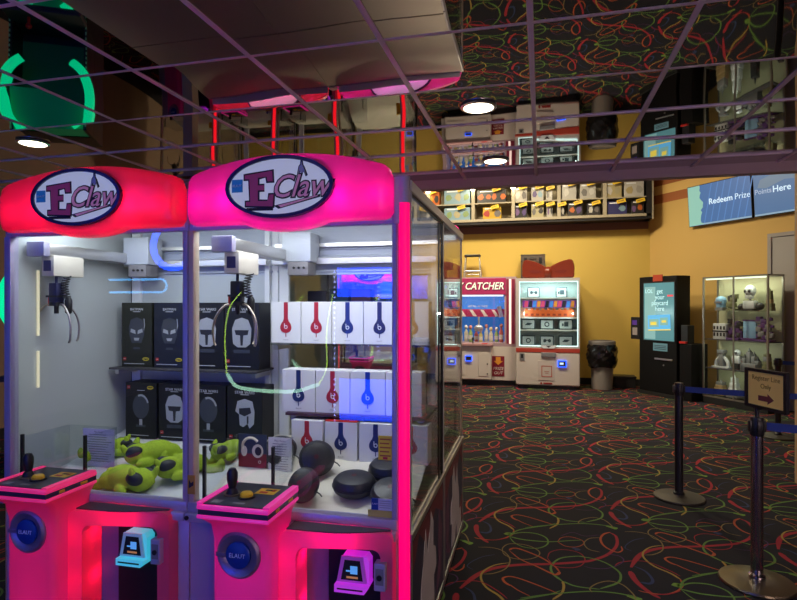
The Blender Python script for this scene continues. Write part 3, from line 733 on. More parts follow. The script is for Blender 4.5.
card_black = mat('box_black', (.009, .009, .011), .45)
def helmet_print(b, kind, cx, cz, s, y):
    """a generic helmet drawn in flat shapes"""
    b.m(0)
    if kind == 0:      # smooth cowl on a stand
        b.prism([(cx + s * x, cz + s * z) for x, z in ((-.30, -.1), (-.34, .2), (-.25, .50), (0, .6), (.25, .50), (.34, .2), (.30, -.1), (.2, -.35), (-.2, -.35))], y, y + .0006)
        b.m(1).prism([(cx + s * x, cz + s * z) for x, z in ((-.26, .05), (-.04, -.02), (-.06, .12), (-.24, .18))], y - .0006, y).prism([(cx + s * x, cz + s * z) for x, z in ((.26, .05), (.04, -.02), (.06, .12), (.24, .18))], y - .0006, y)
        b.prism([(cx + s * x, cz + s * z) for x, z in ((-.12, -.16), (.12, -.16), (.08, -.26), (-.08, -.26))], y - .0006, y)
        b.prism([(cx + s * x, cz + s * z) for x, z in ((.30, .1), (.36, .3), (.33, .55), (.30, .55), (.32, .3))], y - .0006, y).m(0).prism([(cx + s * x, cz + s * z) for x, z in ((-.12, -.5), (.12, -.5), (.16, -.58), (-.16, -.58))], y, y + .0006)
    elif kind == 1:    # pale helmet with dark visor
        b.m(1).prism([(cx + s * x, cz + s * z) for x, z in ((-.32, -.3), (-.36, .2), (-.24, .5), (0, .58), (.24, .5), (.36, .2), (.32, -.3), (.15, -.42), (-.15, -.42))], y, y + .0006)
        b.m(2).prism([(cx + s * x, cz + s * z) for x, z in ((-.26, .16), (.26, .16), (.22, .0), (.06, -.02), (.04, -.36), (-.04, -.36), (-.06, -.02), (-.22, .0))], y - .0006, y)
        b.m(0).box(cx - s * .3, cx + s * .3, y - .0006, y, cz - s * .62, cz - s * .5)
    elif kind == 2:    # dark glossy dome
        b.m(0).prism(ell(cx, cz + s * .1, s * .34, s * .44, 24), y, y + .0006)
        b.m(1).prism([(cx + s * (.34 * math.cos(a)), cz + s * (.1 + .44 * math.sin(a))) for a in [R_(q) for q in range(20, 120, 10)]] + [(cx + s * (.28 * math.cos(a)), cz + s * (.1 + .37 * math.sin(a))) for a in [R_(q) for q in range(110, 10, -10)]], y - .0006, y)
        b.m(1).box(cx - s * .06, cx + s * .06, y - .0006, y, cz - s * .58, cz - s * .36).m(0).box(cx - s * .2, cx + s * .2, y - .0006, y, cz - s * .64, cz - s * .56)
    else:              # white trooper-like bucket with open face
        b.m(1).prism([(cx + s * x, cz + s * z) for x, z in ((-.34, .1), (-.26, .44), (.0, .52), (.28, .44), (.36, .1), (.34, -.3), (.18, -.46), (.1, -.3), (-.05, -.42), (-.18, -.36), (-.2, .0))], y, y + .0006)
        b.m(2).prism([(cx + s * x, cz + s * z) for x, z in ((-.2, .2), (.2, .24), (.24, .06), (.0, -.06), (-.2, .02))], y - .0006, y)
        b.m(2).box(cx + s * .08, cx + s * .14, y - .0006, y, cz - s * .3, cz - s * .05)
hm = [mat('print_grey', (.050, .056, .075), .4), mat('print_pale', (.36, .38, .42), .5), mat('print_dark', (.02, .02, .03), .5)]
def set_box(label, u, v, z, w, h, d, kind, word, oval, rz=0., tone=0):
    t = thing('toy_box', label, 'box', mp(u, v + d / 2, z), DEL + rz, GB)
    b = MB(); b.box(-w / 2, w / 2, -d / 2, d / 2, 0, h, .002); b.obj('carton', [card_black, mat('box_black_olive', (.018, .020, .013), .45), mat('box_black_navy', (.011, .014, .030), .45)][tone], t)
    y = -d / 2 - .0012
    b = MB(); helmet_print(b, kind, 0, h * .52, w * .78, y); b.obj('helmet_picture', hm, t)
    b = MB(); b.text(word, w * .105, TR(0, y + .0006, h * .895), .0004); b.box(-w * .12, w * .12, y, y + .001, h * .855, h * .865)
    b.box(-w * .42, w * .25, y, y + .0008, h * .045, h * .055)
    b.obj('title_lettering', mat('print_white', (.55, .56, .60), .5), t)
    q = h * (.10 if oval != 'top' else .885)
    b = MB(); b.box(-w * .44, -w * .35, y, y + .0008, q, q + w * .09); b.m(1).text('LEGO', w * .030, TR(-w * .395, y - .0002, q + w * .045), .0003); b.obj('maker_square', [mat('logo_red', (.50, .03, .02), .5), M['white']], t)
    if oval:
        b = MB(); b.prism(ell(w * .30, q + w * .045, w * .105, w * .05, 24), y, y + .0008)
        b.m(1).prism([(w * .30 + w * .085 * x, q + w * .045 + w * .036 * zz) for x, zz in ((-1, .35), (-.35, .5), (-.18, .25), (-.1, .6), (.1, .6), (.18, .25), (.35, .5), (1, .35), (.75, -.4), (.3, -.3), (0, -.8), (-.3, -.3), (-.75, -.4))], y - .0004, y)
        b.obj('yellow_oval', [mat('oval_yellow', (.65, .50, .03), .5), M['ink']], t)
    return t
za = 1.2722
set_box('black building set box with a masked cowl, far left of the upper row', -2.345, 2.995, za, .212, .392, .145, 0, 'BATMAN', 'low', 0, 1)
set_box('dark blue tinted cowl building set box, second in the upper row', -2.118, 2.995, za, .212, .392, .145, 0, 'BATMAN', 'low', 0, 2)
set_box('black building set box with a grey helmet, upper row just past the middle frame', -1.868, 2.995, za, .222, .392, .145, 1, 'STAR WARS', '', 0, 0)
set_box('black building set box right of the grey helmet one, behind the crane claw', -1.640, 2.995, za, .222, .392, .145, 1, 'STAR WARS', '', 0, 0)
zb = deckL(2.98 - VF) + .004
set_box('black building set box with a yellow oval, far left of the lower row', -2.300, 2.975, zb, .215, .335, .15, 2, ' ', 'top', 0, 0)
set_box('black building set box with a pale visored helmet, lower row beside the middle frame', -2.070, 2.975, zb, .215, .335, .15, 1, 'STAR WARS', '', 0, 0)
set_box('black building set box with a dark shiny dome helmet, lower row', -1.838, 2.965, zb, .222, .335, .15, 2, 'STAR WARS', '', 0, 0)
set_box('black building set box with a white open faced helmet, lower row right end', -1.605, 2.965, zb, .222, .335, .15, 3, 'STAR WARS', '', 0, 0)

GW = 'white headphone boxes in the magenta machine'
tones = {'red': (.42, .02, .04), 'navy': (.016, .03, .14), 'black': (.02, .02, .025), 'tan': (.42, .20, .09), 'blue': (.01, .04, .40)}
wbox = mat('box_white', (.76, .77, .80), .5)
def phone_box(label, u, v, z, w, h, d, tone, low=0., lid=None):
    t = thing('headphone_box', label, 'box', mp(u, v + d / 2, z), DEL, GW)
    b = MB(); b.box(-w / 2, w / 2, -d / 2, d / 2, 0, h, .0025); b.obj('carton', wbox, t)
    if lid:
        b = MB(); b.box(-w / 2, w / 2, -d / 2, d / 2, h, h + .006, .002); b.obj('box_top', lid, t)
    y = -d / 2 - .0012; c = mat('phone_' + tone, tones[tone], .4)
    cz = h * (.40 - low)
    b = MB(); b.prism(rrect(-.0125, .0125, cz + .035, h - .002, .004, 3), y, y + .001)
    b.prism([(.033 * math.sin(a) * (1 - .18 * math.cos(a)), cz + .036 * math.cos(a) + (.012 if math.cos(a) > .9 else 0)) for a in [2 * PI * k / 28 for k in range(28)]], y - .0012, y + .001)
    b.prism([(-.0025, cz - .058), (.0025, cz - .058), (.002, cz - .034), (-.002, cz - .034)], y, y + .001)
    p = b.obj('headphone_picture', c, t)
    b = MB(); b.ring(ell(0.001, cz - .003, .0105, .0105, 16), ell(0.001, cz - .003, .0065, .0065, 16), y - .0022, y - .0010); b.box(-.0095, -.0060, y - .0022, y - .001, cz - .003, cz + .018)
    b.m(1).box(-.012, .012, y - .0002, y + .0008, cz + .030, cz + .040)
    b.obj('round_letter_mark', [M['white'], M['grey']], p)
    b = MB(); b.text('Beats EP', .009, TR(0, y + .0006, .018), .0003); b.obj('title_lettering', mat('print_grey_text', (.25, .25, .28), .5), t)
    return t
row = 'top row'
z1, z2 = 1.4362, 1.0863
for lab, u, tone in (('white headphone box with red earphone, left end of the top row', -1.345, 'red'), ('white headphone box with red earphone, second in the top row', -1.163, 'red'),
                     ('white headphone box with navy earphone, third in the top row', -.981, 'navy'), ('white headphone box with charcoal earphone, fourth in the top row beside the pink light tube', -.799, 'black'),
                     ('white headphone box with tan earphone, right end of the top row', -.617, 'tan')):
    phone_box(lab, u, 2.955, z1, .178, .232, .11, tone)
for lab, u, tone in (('white headphone box with navy earphone, left end of the middle row', -1.196, 'navy'), ('white headphone box with red earphone, second in the middle row', -1.006, 'red'),
                     ('white headphone box with blue earphone, third in the middle row', -.816, 'blue'), ('white headphone box with charcoal earphone, right end of the middle row', -.626, 'black')):
    phone_box(lab, u, 2.785, z2, .186, .222, .11, tone, 0)
zr = deckR(2.80 - VF) + .004
for lab, u, tone, lid in (('white headphone box with red earphone, standing on the cloth under the middle row', -1.128, 'red', None), ('red topped white headphone box with navy earphone, standing on the cloth', -.944, 'navy', M['red']),
                     ('white headphone box with dark blue earphone, standing on the cloth behind the yellow notice', -.760, 'navy', None), ('white headphone box with red earphone, on the cloth by the side pane', -.580, 'red', None)):
    phone_box(lab, u, 2.735, zr - .018, .172, .195, .11, tone, -.06, lid)

# zipped round cases
GC = 'black zipped headphone cases'
def zip_case(label, u, v, z, rx, tilt, yaw, sc=1.):
    t = thing('headphone_case', label, 'case', mp(u, v, z), DEL, GC)
    Rm = Matrix.Rotation(yaw, 4, 'Z') @ Matrix.Rotation(tilt, 4, 'X')
    a = .098 * rx * sc; c = .088 * sc; h = .046 * sc
    prof = [(.0, -1.0), (.45, -.98), (.8, -.80), (.96, -.45), (1.0, -.10), (.985, -.06), (.985, .06), (1.0, .10), (.97, .42), (.82, .78), (.45, .97), (.0, 1.0)]
    b = MB(); b.lathe([(max(r, .001), q) for r, q in prof], n=40, M=Rm @ Matrix.Diagonal((a, c, h, 1))); o = b.obj('case_shell', mat('case_black', (.022, .022, .025), .38, noise=.5, nscale=120), t, 35)
    b = MB(); b.tube([Rm @ Vector((a * 1.004 * math.cos(2 * PI * k / 40), c * 1.004 * math.sin(2 * PI * k / 40), 0)) for k in range(40)], .0028 * sc, 6, True); b.obj('zip', M['ink'], o, 60)
    b = MB(); p0 = Rm @ Vector((a, -.02, 0)); b.tube([p0, p0 + Vector((.018, -.005, -.006)), p0 + Vector((.03, -.006, -.018))], .003, 6); b.obj('zip_pull', M['black'], o, 60)
    b = MB(); b.cyl(Rm @ Vector((.0, .0, h * .985)), Rm @ Vector((0, 0, h * 1.012)), .012 * sc, n=20); b.obj('round_emblem', mat('emblem_red', (.07, .006, .010), .4), o)
    return t
lift = lambda v: deckR(v - VF)
zip_case('black zipped case leaning upright against the white boxes', -1.020, 2.60, lift(2.60) + .083, .92, R_(66), R_(18), .95)
zip_case('black zipped case tipped towards the front pane, beside the joystick panel', -1.010, 2.41, lift(2.41) + .072, .85, R_(58), R_(-12), .90)
zip_case('black zipped case lying flat in the middle of the cloth', -.790, 2.48, lift(2.48) + .048, 1.02, R_(12), R_(8), 1.0)
zip_case('black zipped case lying behind the flat one, near the side pane', -.665, 2.61, lift(2.61) + .048, 1.0, R_(14), R_(-10), .95)
zip_case('black zipped case behind the blue and white sticker', -.605, 2.42, lift(2.42) + .058, .95, R_(28), R_(10), .92)
zip_case('black zipped case half hidden behind the acrylic prize chute', -1.255, 2.68, lift(2.68) + .060, .95, R_(40), R_(0), .95)

# picture card and paper notice on the chute
vz = VF + .345
t = thing('picture_card', 'square card showing cream headphones over red, on the prize chute', 'card', mp(-1.372, vz - .0045, .828), DEL)
b = MB(); b.box(-.078, .078, -.0015, .0015, 0, .168); b.m(1).box(-.077, .077, -.0022, -.0015, .001, .070)
b.m(2); P = [(.0 + .045 * math.cos(R_(a)) - .008, .108 + .042 * math.sin(R_(a))) for a in range(200, 20, -15)]
b.tube([(x, -.004, z) for x, z in P], .007, 8); b.prism(ell(-.045, .082, .016, .026, 18), -.005, -.0022); b.prism(ell(.030, .085, .030, .034, 20), -.006, -.0022)
b.m(3).prism(ell(.034, .085, .018, .022, 18), -.007, -.006); b.m(2).ring(ell(.04, .03, .008, .008, 14), ell(.04, .03, .005, .005, 14), -.0028, -.0022)
b.obj('card_sheet', [mat('card_navy', (.045, .06, .10), .4), mat('card_red', (.22, .015, .02), .4), mat('card_cream', (.66, .60, .46), .5), M['ink']], t)
def notice(label, u, v, z, w, h, m, rows, seed):
    t = thing('paper_notice', label, 'notice', mp(u, v, z), DEL)
    b = MB(); b.box(-w / 2, w / 2, -.0012, .0012, 0, h); random.seed(seed); b.m(1)
    b.text('Play Rules', h * .07, TR(0, -.0016, h * .92), .0002)
    for i in range(rows):
        q = random.uniform(.55, .9) * w / 2; z0 = h * (.84 - .76 * i / rows); b.box(-q, q * random.uniform(.7, 1), -.0017, -.0012, z0, z0 + h * .016)
    b.obj('printed_sheet', [m, mat('notice_ink', (.16, .16, .22), .6)], t)
notice('white printed notice beside the headphone card on the prize chute', -1.222, vz - .0045, .775, .125, .212, mat('paper_white', (.70, .70, .70), .7), 13, 3)
notice('printed notice with purple light in its colour, on the prize chute of the red machine', -2.285, vz - .0045, .772, .20, .205, mat('paper_purple_lit', (.60, .58, .78), .7), 12, 4)  # the sheet's colour carries the purple light that falls on it

# green plush toys
GP = 'green plush toys in the red machine'
pl = mat('plush_green', (.36, .52, .03), .95, noise=.25, nscale=90)
def plush(label, u, v, yaw, sc=1., tilt=0., eyes=True):
    z = deckL(v - VF)
    t = thing('plush_toy', label, 'plush toy', mp(u, v, z + .002), DEL + yaw, GP)
    b = MB(); s = sc; B = lambda c, r, M_=None: b.ball(Vector(c) * s, Vector(r) * s, M_, 20, 14)
    rx = lambda a, ax: Matrix.Rotation(R_(a), 4, ax)
    B((0, 0, .058), (.088, .062, .058)); B((-.085, -.005, .055), (.066, .060, .052)); B((.062, .02, .046), (.05, .045, .044))
    B((-.142, -.04, .085), (.016, .012, .035), rx(-25, 'Y')); B((-.10, .05, .09), (.018, .014, .040), rx(20, 'Y'))
    B((-.05, -.070, .024), (.050, .020, .022), rx(20, 'Z')); B((-.05, .070, .024), (.050, .020, .022), rx(-20, 'Z'))
    B((.115, -.045, .026), (.052, .024, .024), rx(-18, 'Z')); B((.115, .045, .026), (.052, .024, .024), rx(18, 'Z'))
    B((.150, -.058, .038), (.020, .024, .036)); B((.150, .060, .038), (.020, .024, .036))
    o = b.obj('plush_body', pl, t, 180)
    r = o.modifiers.new('merge', 'REMESH'); r.mode = 'VOXEL'; r.voxel_size = .0055 * s; r.use_smooth_shade = True
    sm = o.modifiers.new('soft', 'SMOOTH'); sm.iterations = 6
    if eyes:
        for q in (-1, 1):
            b = MB(); b.ball(Vector((-.100, q * .040, .072)) * s, Vector((.042, .027, .032)) * s, Matrix.Rotation(R_(-25 * q), 4, 'X'), 18, 12); b.obj('eye_patch', mat('eye_black', (.02, .025, .03), .5), o, 180)
    return t
plush('green plush toy with a black eye patch, lying at the back of the red machine', -1.985, 2.70, R_(35), 1.10)
plush('green plush toy turned face down at the front of the red machine', -1.965, 2.42, R_(172), 1.10)
plush('green plush toy with a black eye patch, beside the middle frame', -1.735, 2.60, R_(48), 1.05)
plush('green plush toy half hidden behind the middle frame at the back', -1.600, 2.82, R_(60), .85)
plush('small green plush toy behind the purple lit notice', -2.33, 2.74, R_(-120), .85)

# dark boxes on a shelf inside the machine standing behind, seen through the panes
shelf('glass_shelf', 'dark shelf in the machine behind the headphone boxes', -1.40, -.52, 3.30, 3.60, 1.50, M['dgrey'])
random.seed(5)
pal = [(.05, .04, .07), (.02, .05, .12), (.10, .02, .03), (.03, .07, .05), (.07, .06, .04)]
for i in range(6):
    h = random.uniform(.19, .27)
    t = thing('prize_box', 'dark prize box behind the white headphone boxes, ' + ('leftmost', 'second', 'third', 'fourth', 'fifth', 'rightmost')[i] + ' of six', 'box', mp(-1.33 + i * .145, 3.45, 1.5002), DEL + random.uniform(-.1, .1), 'dark prize boxes of the machine behind')
    b = MB(); b.box(-.062, .062, -.07, .07, 0, h, .003); b.obj('carton', mat('prize_dark_%d' % (i % 5), pal[i % 5], .5), t)
    b = MB(); b.box(-.05, .05, -.0715, -.070, h * .3, h * .7); b.m(1).box(-.04, .02, -.0722, -.0715, h * .45, h * .6); b.obj('box_label', [mat('prize_label_%d' % (i % 3), ((.25, .2, .05), (.05, .2, .25), (.3, .28, .3))[i % 3], .5), M['ink']], t)
# ------------------------------------------------------------------ machines along the yellow wall
cream = mat('cream_cabinet', (.66, .60, .56), .45)
maroon = mat('maroon_panel', (.26, .025, .07), .35)
KX, KY = -1.255, 11.75
t = thing('key_game', 'wide prize game with a maroon CATCHER header and a blue backed window', 'arcade game', (KX, KY, 0))
b = MB(); b.box(-.765, .765, 0, .62, .10, .80, .01).m(1).box(-.74, .74, .03, .6, .0, .10)
b.obj('base_cabinet', [cream, M['black']], t)
b = MB(); b.box(-.66, .27, -.17, 0, .13, .82, .015); b.box(-.62, -.25, -.178, -.17, .22, .70, .004).box(.02, .22, -.178, -.17, .20, .68, .004)
c = b.obj('front_console', cream, t)
b = MB(); b.prism([(-.70, .82), (.30, .82), (.30, .855), (-.70, .855)], -.22, .02); b
b.obj('control_shelf', mat('shelf_pink', (.45, .25, .26), .4), c, 40)
b = MB(); b.cyl((-.1, -.12, .855), (-.1, -.12, .95), .012, n=12).ball((-.1, -.12, .96), .028).obj('joystick', M['black'], c, 40)
b = MB(); b.box(.08, .2, -.18, -.08, .855, .868, .004).obj('push_button', M['red'], c)
for z in (.25, .45):
    b = MB(); b.cyl((.20, -.179, z), (.20, -.185, z), .014, n=14).obj('panel_lock', M['black'], c)
b = MB(); b.box(-.25, -.11, -.20, -.17, .50, .62, .01); b.m(1).box(-.235, -.125, -.202, -.20, .52, .60); b.obj('card_reader', [glow('reader_blue_glow', (.02, .10, 1.), 2.2), M['ink']], c)
b = MB(); b.box(.28, .53, -.008, 0, .19, .60); b.m(1).prism([(.355, .58), (.455, .58), (.455, .50), (.50, .50), (.405, .42), (.31, .50), (.355, .50)], -.012, -.008)
b.m(2).text('PRIZE', .085, TR(.405, -.010, .345), .001, .2).text('OUT', .085, TR(.405, -.010, .255), .001, .2)
b.obj('prize_out_panel', [mat('maroon_flap', (.22, .012, .03), .4), mat('arrow_orange', (.75, .30, .03), .5), mat('print_cream', (.75, .70, .66), .5)], t)
b = MB(); b.box(-.765, -.70, 0, .62, .80, 2.23).box(.53, .765, 0, .62, .80, 2.23).box(-.70, .53, 0, .62, 2.20, 2.23).box(-.70, .53, .60, .62, .8, 2.2).box(-.70, .53, 0, .62, .80, .87); b.obj('upper_frame', mat('pink_grey_frame', (.42, .30, .34), .4), t)
b = MB(); b.box(-.70, .56, -.02, .05, 1.865, 2.205, .006); h = b.obj('header_panel', mat('header_maroon', (.30, .02, .08), .4, 0, (.45, .03, .12), .35), t)
b = MB(); b.text('KEY CATCHER', .205, TR(-.065, -.0225, 2.035), .0015, .25, offset=.004, xs=.86); b.obj('header_lettering', mat('letter_cream', (.8, .74, .66), .5, 0, (.9, .85, .75), .5), h)
b = MB(); b.text('KEY CATCHER', .205, TR(-.057, -.0215, 2.026), .001, .25, offset=.011, xs=.86); b.obj('lettering_shadow', M['ink'], h)
b = MB(); b.box(.625, .665, -.006, 0, .86, 2.18); b.obj('light_strip', glow('strip_pink_white', (1., .72, .62), 1.3), t)
b = MB(); b.box(.57, .615, -.006, 0, .86, 2.18).box(.675, .74, -.006, 0, .86, 2.18); b.obj('side_strip', maroon, t)
b = MB(); b.box(-.70, .53, .585, .60, .87, 1.865)
b.obj('back_panel', mat('window_blue', (.03, .16, .50), .5, 0, (.03, .18, .6), .55), t)
b = MB(); b.box(-.70, .53, .30, .585, 1.40, 1.56); b.m(1)
for i in range(5): b.prism([(-.6 + i * .23, 1.41), (-.52 + i * .23, 1.41), (-.62 + i * .23, 1.55), (-.68 + i * .23, 1.55)], .292, .30)
b.m(1).text('GET ALL OF THESE', .05, TR(-.05, .295, 1.62), .001, .2)
b.obj('prize_rail', [mat('rail_crimson', (.42, .02, .08), .4), mat('rail_cream', (.75, .65, .5), .5)], t)
b = MB(); b.cyl((-.02, .25, 1.40), (-.02, .25, 1.20), .02, n=12).ball((-.02, .22, 1.16), (.10, .06, .07)).cyl((.40, .22, 1.62), (.46, .22, 1.40), .045, n=14); b.obj('grabber', mat('grabber_grey', (.5, .5, .52), .3, .6), t, 50)
b = MB(); b.box(-.70, .53, .0, .006, .87, 1.865); b.obj('window_pane', M['glass'], t)
b = MB(); b.box(-.68, .5, .06, .09, 1.83, 1.86); b.obj('window_lamp', M['led_white'], t)
lamp('window_light', 'AREA', (-.08, .12, 1.82), 5, (1, .95, .9), t, 1.1, (R_(20), 0, 0), .06)
cols = [(.55, .12, .10), (.62, .50, .18), (.50, .50, .52), (.60, .55, .40), (.30, .42, .14)]
random.seed(3)
for i in range(11):
    q = thing('wrapped_prize', 'small bottle shaped prize standing in the window of the maroon header game', 'prize', (KX - .62 + i * .107, KY + .24 + .12 * (i % 2), .8702), 0, 'small prizes of the maroon header game')
    hh = random.uniform(.30, .42)
    b = MB(); b.lathe([(.038, 0), (.045, .05), (.043, hh * .5), (.020, hh * .66), (.020, hh * .72)], n=16); b.m(1).ball((0, 0, hh * .82), (.036, .034, .045))
    b.m(2).lathe([(.0462, hh * .15), (.0462, hh * .38)], n=16)
    b.obj('bottle', [mat('prize_col_%d' % (i % 5), cols[i % 5], .4), mat('prize_top_%d' % (i % 3), ((.75, .7, .6), (.55, .2, .15), (.7, .55, .3))[i % 3], .5), mat('prize_wrap', (.7, .66, .6), .5)], q, 50)

# white prize locker with the bow
LX, LY = .125, 11.45
t = thing('prize_locker', 'white prize machine with a lit shelved window and a red stripe, under the bow', 'arcade game', (LX, LY, 0))
b = MB(); b.box(-.605, .605, 0, .88, .07, .72, .02); b.m(1).box(-.55, .55, .05, .85, 0, .07); b.obj('base_cabinet', [cream, M['black']], t)
b = MB(); b.box(-.605, .605, -.006, .88, .72, .80, .004); b.obj('red_stripe', mat('stripe_red', (.45, .05, .03), .4), t)
b = MB(); b.box(-.605, -.545, 0, .88, .80, 2.18).box(.575, .605, 0, .88, .80, 2.18).box(-.545, .575, 0, .88, 2.12, 2.18).box(-.545, .575, .0, .88, .80, .835).box(-.545, .575, .40, .88, .835, 2.12); b.obj('upper_frame', mat('frame_greywhite', (.52, .47, .47), .45), t)
b = MB(); b.box(-.545, .575, .385, .40, .835, 2.12); b.obj('back_panel', mat('locker_back', (.50, .62, .60), .5), t)
b = MB(); b.ring(rrect(-.545, .575, .837, 2.118, .01, 2), rrect(-.527, .557, .857, 2.098, .01, 2), .010, .022); b.obj('light_frame', glow('cyan_white_tube', (.72, 1., .96), 1.5), t)
for k, (x) in enumerate((-.46, .49)): lamp('window_light', 'AREA', (x, .06, 1.48), 7, (.80, 1., .97), t, .05, (0, R_(90) if k else R_(-90), 0), 1.2)
lamp('window_light', 'AREA', (0, .10, 2.09), 7, (.80, 1., .97), t, 1.0, (R_(10), 0, 0), .06)
for z in (1.775, 1.385, 1.14): 
    b = MB(); b.box(-.54, .57, .04, .385, z, z + .022); b.obj('shelf_board', mat('shelf_white', (.72, .76, .74), .4), t)
b = MB(); b.box(-.48, .53, .05, .10, 1.60, 1.74)
for i in range(12): b.m(1 + i % 4).prism([(-.45 + i * .08, 1.61), (-.38 + i * .08, 1.61), (-.37 + i * .08, 1.73), (-.43 + i * .08, 1.73)], .046, .05)
b.obj('rainbow_banner', [mat('rb_violet', (.20, .05, .45), .4)] + [mat('rb_%d' % i, c, .4) for i, c in enumerate(((.7, .08, .2), (.02, .02, .03), (.05, .25, .8), (.75, .3, .04)))], t)
b = MB(); b.box(-.44, .50, .04, .30, 1.42, 1.55)
for i in range(9): b.cyl((-.40 + i * .105, .04, 1.55), (-.40 + i * .105, .04, 1.585), .03, n=10)
b.m(1)
for i in range(9): b.box(-.43 + i * .105, -.37 + i * .105, .036, .04, 1.44, 1.48)
b.obj('orange_key_rail', [mat('rail_orange', (.60, .11, .02), .4), mat('rail_dark', (.25, .03, .01), .4)], t)
b = MB(); b.box(-.545, .575, -.002, .004, .835, 2.12); b.obj('window_pane', M['glass'], t)
b = MB(); b.box(-.12, .16, -.03, .0, .63, .72, .01); b.m(1).prism([(-.14, .86), (.18, .86), (.12, .80), (-.08, .80)], -.015, -.004); b.m(2).prism([(-.03, .85), (.07, .85), (.02, .815)], -.018, -.015); b.obj('key_ledge', [M['grey'], M['white'], M['ink']], t)
b = MB(); b.box(-.535, -.44, -.008, 0, .55, .70, .003); b.m(1).box(-.51, -.465, -.010, -.008, .60, .68); b.obj('coin_plate', [M['grey'], M['black']], t)
b = MB(); b.box(-.18, .13, -.008, 0, .17, .56, .004); b.m(1).ring(rrect(-.115, .085, .24, .46, .004, 2), rrect(-.10, .07, .255, .445, .004, 2), -.008, -.010); b.m(1).box(-.06, .03, -.0095, -.008, .34, .35).box(-.05, .02, -.0095, -.008, .31, .32)
b.obj('service_door', [mat('door_cream', (.60, .53, .50), .5), mat('print_rust', (.45, .10, .07), .5)], t)
b = MB(); b.box(.19, .36, -.03, 0, .44, .575, .01); b.m(1).box(.21, .34, -.032, -.03, .46, .555); b.m(2).box(.23, .30, -.0325, -.032, .49, .53); b.obj('card_reader', [glow('reader_blue_glow', (.02, .10, 1.), 2.2), M['ink'], glow('screen_white', (.6, .8, 1.), 1.)], t)
b = MB(); b.cyl((-.12, -.001, .115), (-.12, -.006, .115), .022, n=14).box(-.08, .09, -.004, 0, .10, .13); b.obj('maker_logo', mat('logo_dark_red', (.30, .02, .02), .5), t)
random.seed(11)
def card(x, z, w_, h_, pic, lab):
    q = thing('prize_card', lab, 'prize card', (LX + x, LY + .20, z), 0, 'prize cards in the lit window')
    b = MB(); b.box(-w_ / 2, w_ / 2, 0, .03, 0, h_, .004); b.m(1).box(-w_ / 2 + .02, w_ / 2 - .02, -.002, 0, .02, h_ - .02); b.m(0)
    if pic == 0: b.prism(ell(-.04, h_ / 2, .03, .035, 14), -.005, -.002).prism(ell(.05, h_ / 2, .03, .035, 14), -.005, -.002).box(-.04, .05, -.005, -.002, h_ / 2, h_ / 2 + .02)
    if pic == 1: b.ring(ell(0, h_ / 2, .05, .05, 18), ell(0, h_ / 2, .03, .03, 18), -.005, -.002)
    if pic == 2: b.prism([(-.07, h_ * .4), (.03, h_ * .4), (.08, h_ * .6), (-.02, h_ * .65)], -.005, -.002)
    if pic == 3: b.box(-.03, .05, -.005, -.002, h_ * .3, h_ * .75).box(-.07, -.04, -.005, -.002, h_ * .35, h_ * .6)
    b.obj('card_board', [mat('card_frame', (.05, .08, .10), .5), mat('card_face', (.66, .74, .74), .5)], q)
for (x, z, wd, pic, lab) in ((-.27, 1.797, .24, 0, 'picture card at the left of the top shelf in the lit locker'), (.27, 1.797, .22, 3, 'picture card at the right of the top shelf in the lit locker'),
        (-.37, 1.162, .27, 2, 'left picture card on the shelf under the orange rail'), (-.01, 1.162, .27, 1, 'middle picture card under the orange rail, with a ring'), (.35, 1.162, .27, 3, 'right picture card on the shelf under the orange rail'),
        (-.37, .8352, .27, 1, 'left picture card on the bottom of the lit locker'), (-.01, .8352, .27, 0, 'middle picture card on the bottom of the lit locker'), (.35, .8352, .27, 2, 'right picture card on the bottom of the lit locker')):
    card(x, z, wd, .205, pic, lab)

# bow, chest and steps on top
t = thing('gift_bow', 'big red gift bow on the white prize machine', 'bow', (LX + .01, LY + .28, 2.18))
redb = mat('bow_red', (.17, .020, .007), .35, noise=.15, nscale=9)
for s in (-1, 1):
    P = [(s * x, z) for x, z in ((.03, .21), (.16, .30), (.31, .36), (.45, .375), (.505, .28), (.51, .14), (.49, .02), (.30, .008), (.04, .01))]
    b = MB(); pts = catmull([(x, 0, z) for x, z in P], 5, True); n = len(pts); cxx = sum(p.x for p in pts) / n; czz = sum(p.z for p in pts) / n
    loft(b, [[(cxx + (p.x - cxx) * q, y, czz + (p.z - czz) * q) for p in pts] for y, q in ((.10, .88), (.07, .98), (0, 1), (-.07, .98), (-.10, .90))])
    o = b.obj('bow_loop', redb, t, 35)
    b = MB(); P2 = [(s * x, z) for x, z in ((.12, .13), (.28, .17), (.36, .15), (.30, .10))]
    b.prism([(p.x, p.z) for p in catmull([(x, 0, z) for x, z in P2], 4, True)], -.104, -.098); b.obj('loop_fold', mat('bow_dark', (.14, .010, .006), .5), o)
b = MB(); b.ball((0, -.02, .125), (.105, .125, .12)); b.obj('bow_knot', redb, t, 180)
t = thing('metal_chest', 'grey brown latched case standing behind the red bow', 'case', (-.16, 12.12, 2.18))
b = MB(); b.box(-.245, .245, -.14, .14, 0, .51, .02); b.obj('case_body', mat('case_taupe', (.13, .105, .085), .45, .3), t)
b = MB()
for x in (-.245, .225): b.box(x, x + .02, -.146, .146, 0, .515)
b.box(-.245, .245, -.146, .146, .36, .385).box(-.245, .245, -.146, .146, .495, .515); b.obj('case_edge', mat('case_edge', (.20, .18, .15), .35, .7), t)
for x in (-.15, .15):
    b = MB(); b.box(x - .03, x + .03, -.155, -.14, .33, .45, .004); b.obj('latch', M['black'], t)
b = MB(); b.tube([(-.06, -.145, .42), (-.06, -.17, .44), (.06, -.17, .44), (.06, -.145, .42)], .008, 8); b.obj('handle', M['black'], t)
t = thing('step_ladder', 'small folding step ladder on top of the maroon header game', 'ladder', (-1.415, 12.08, 2.23))
b = MB()
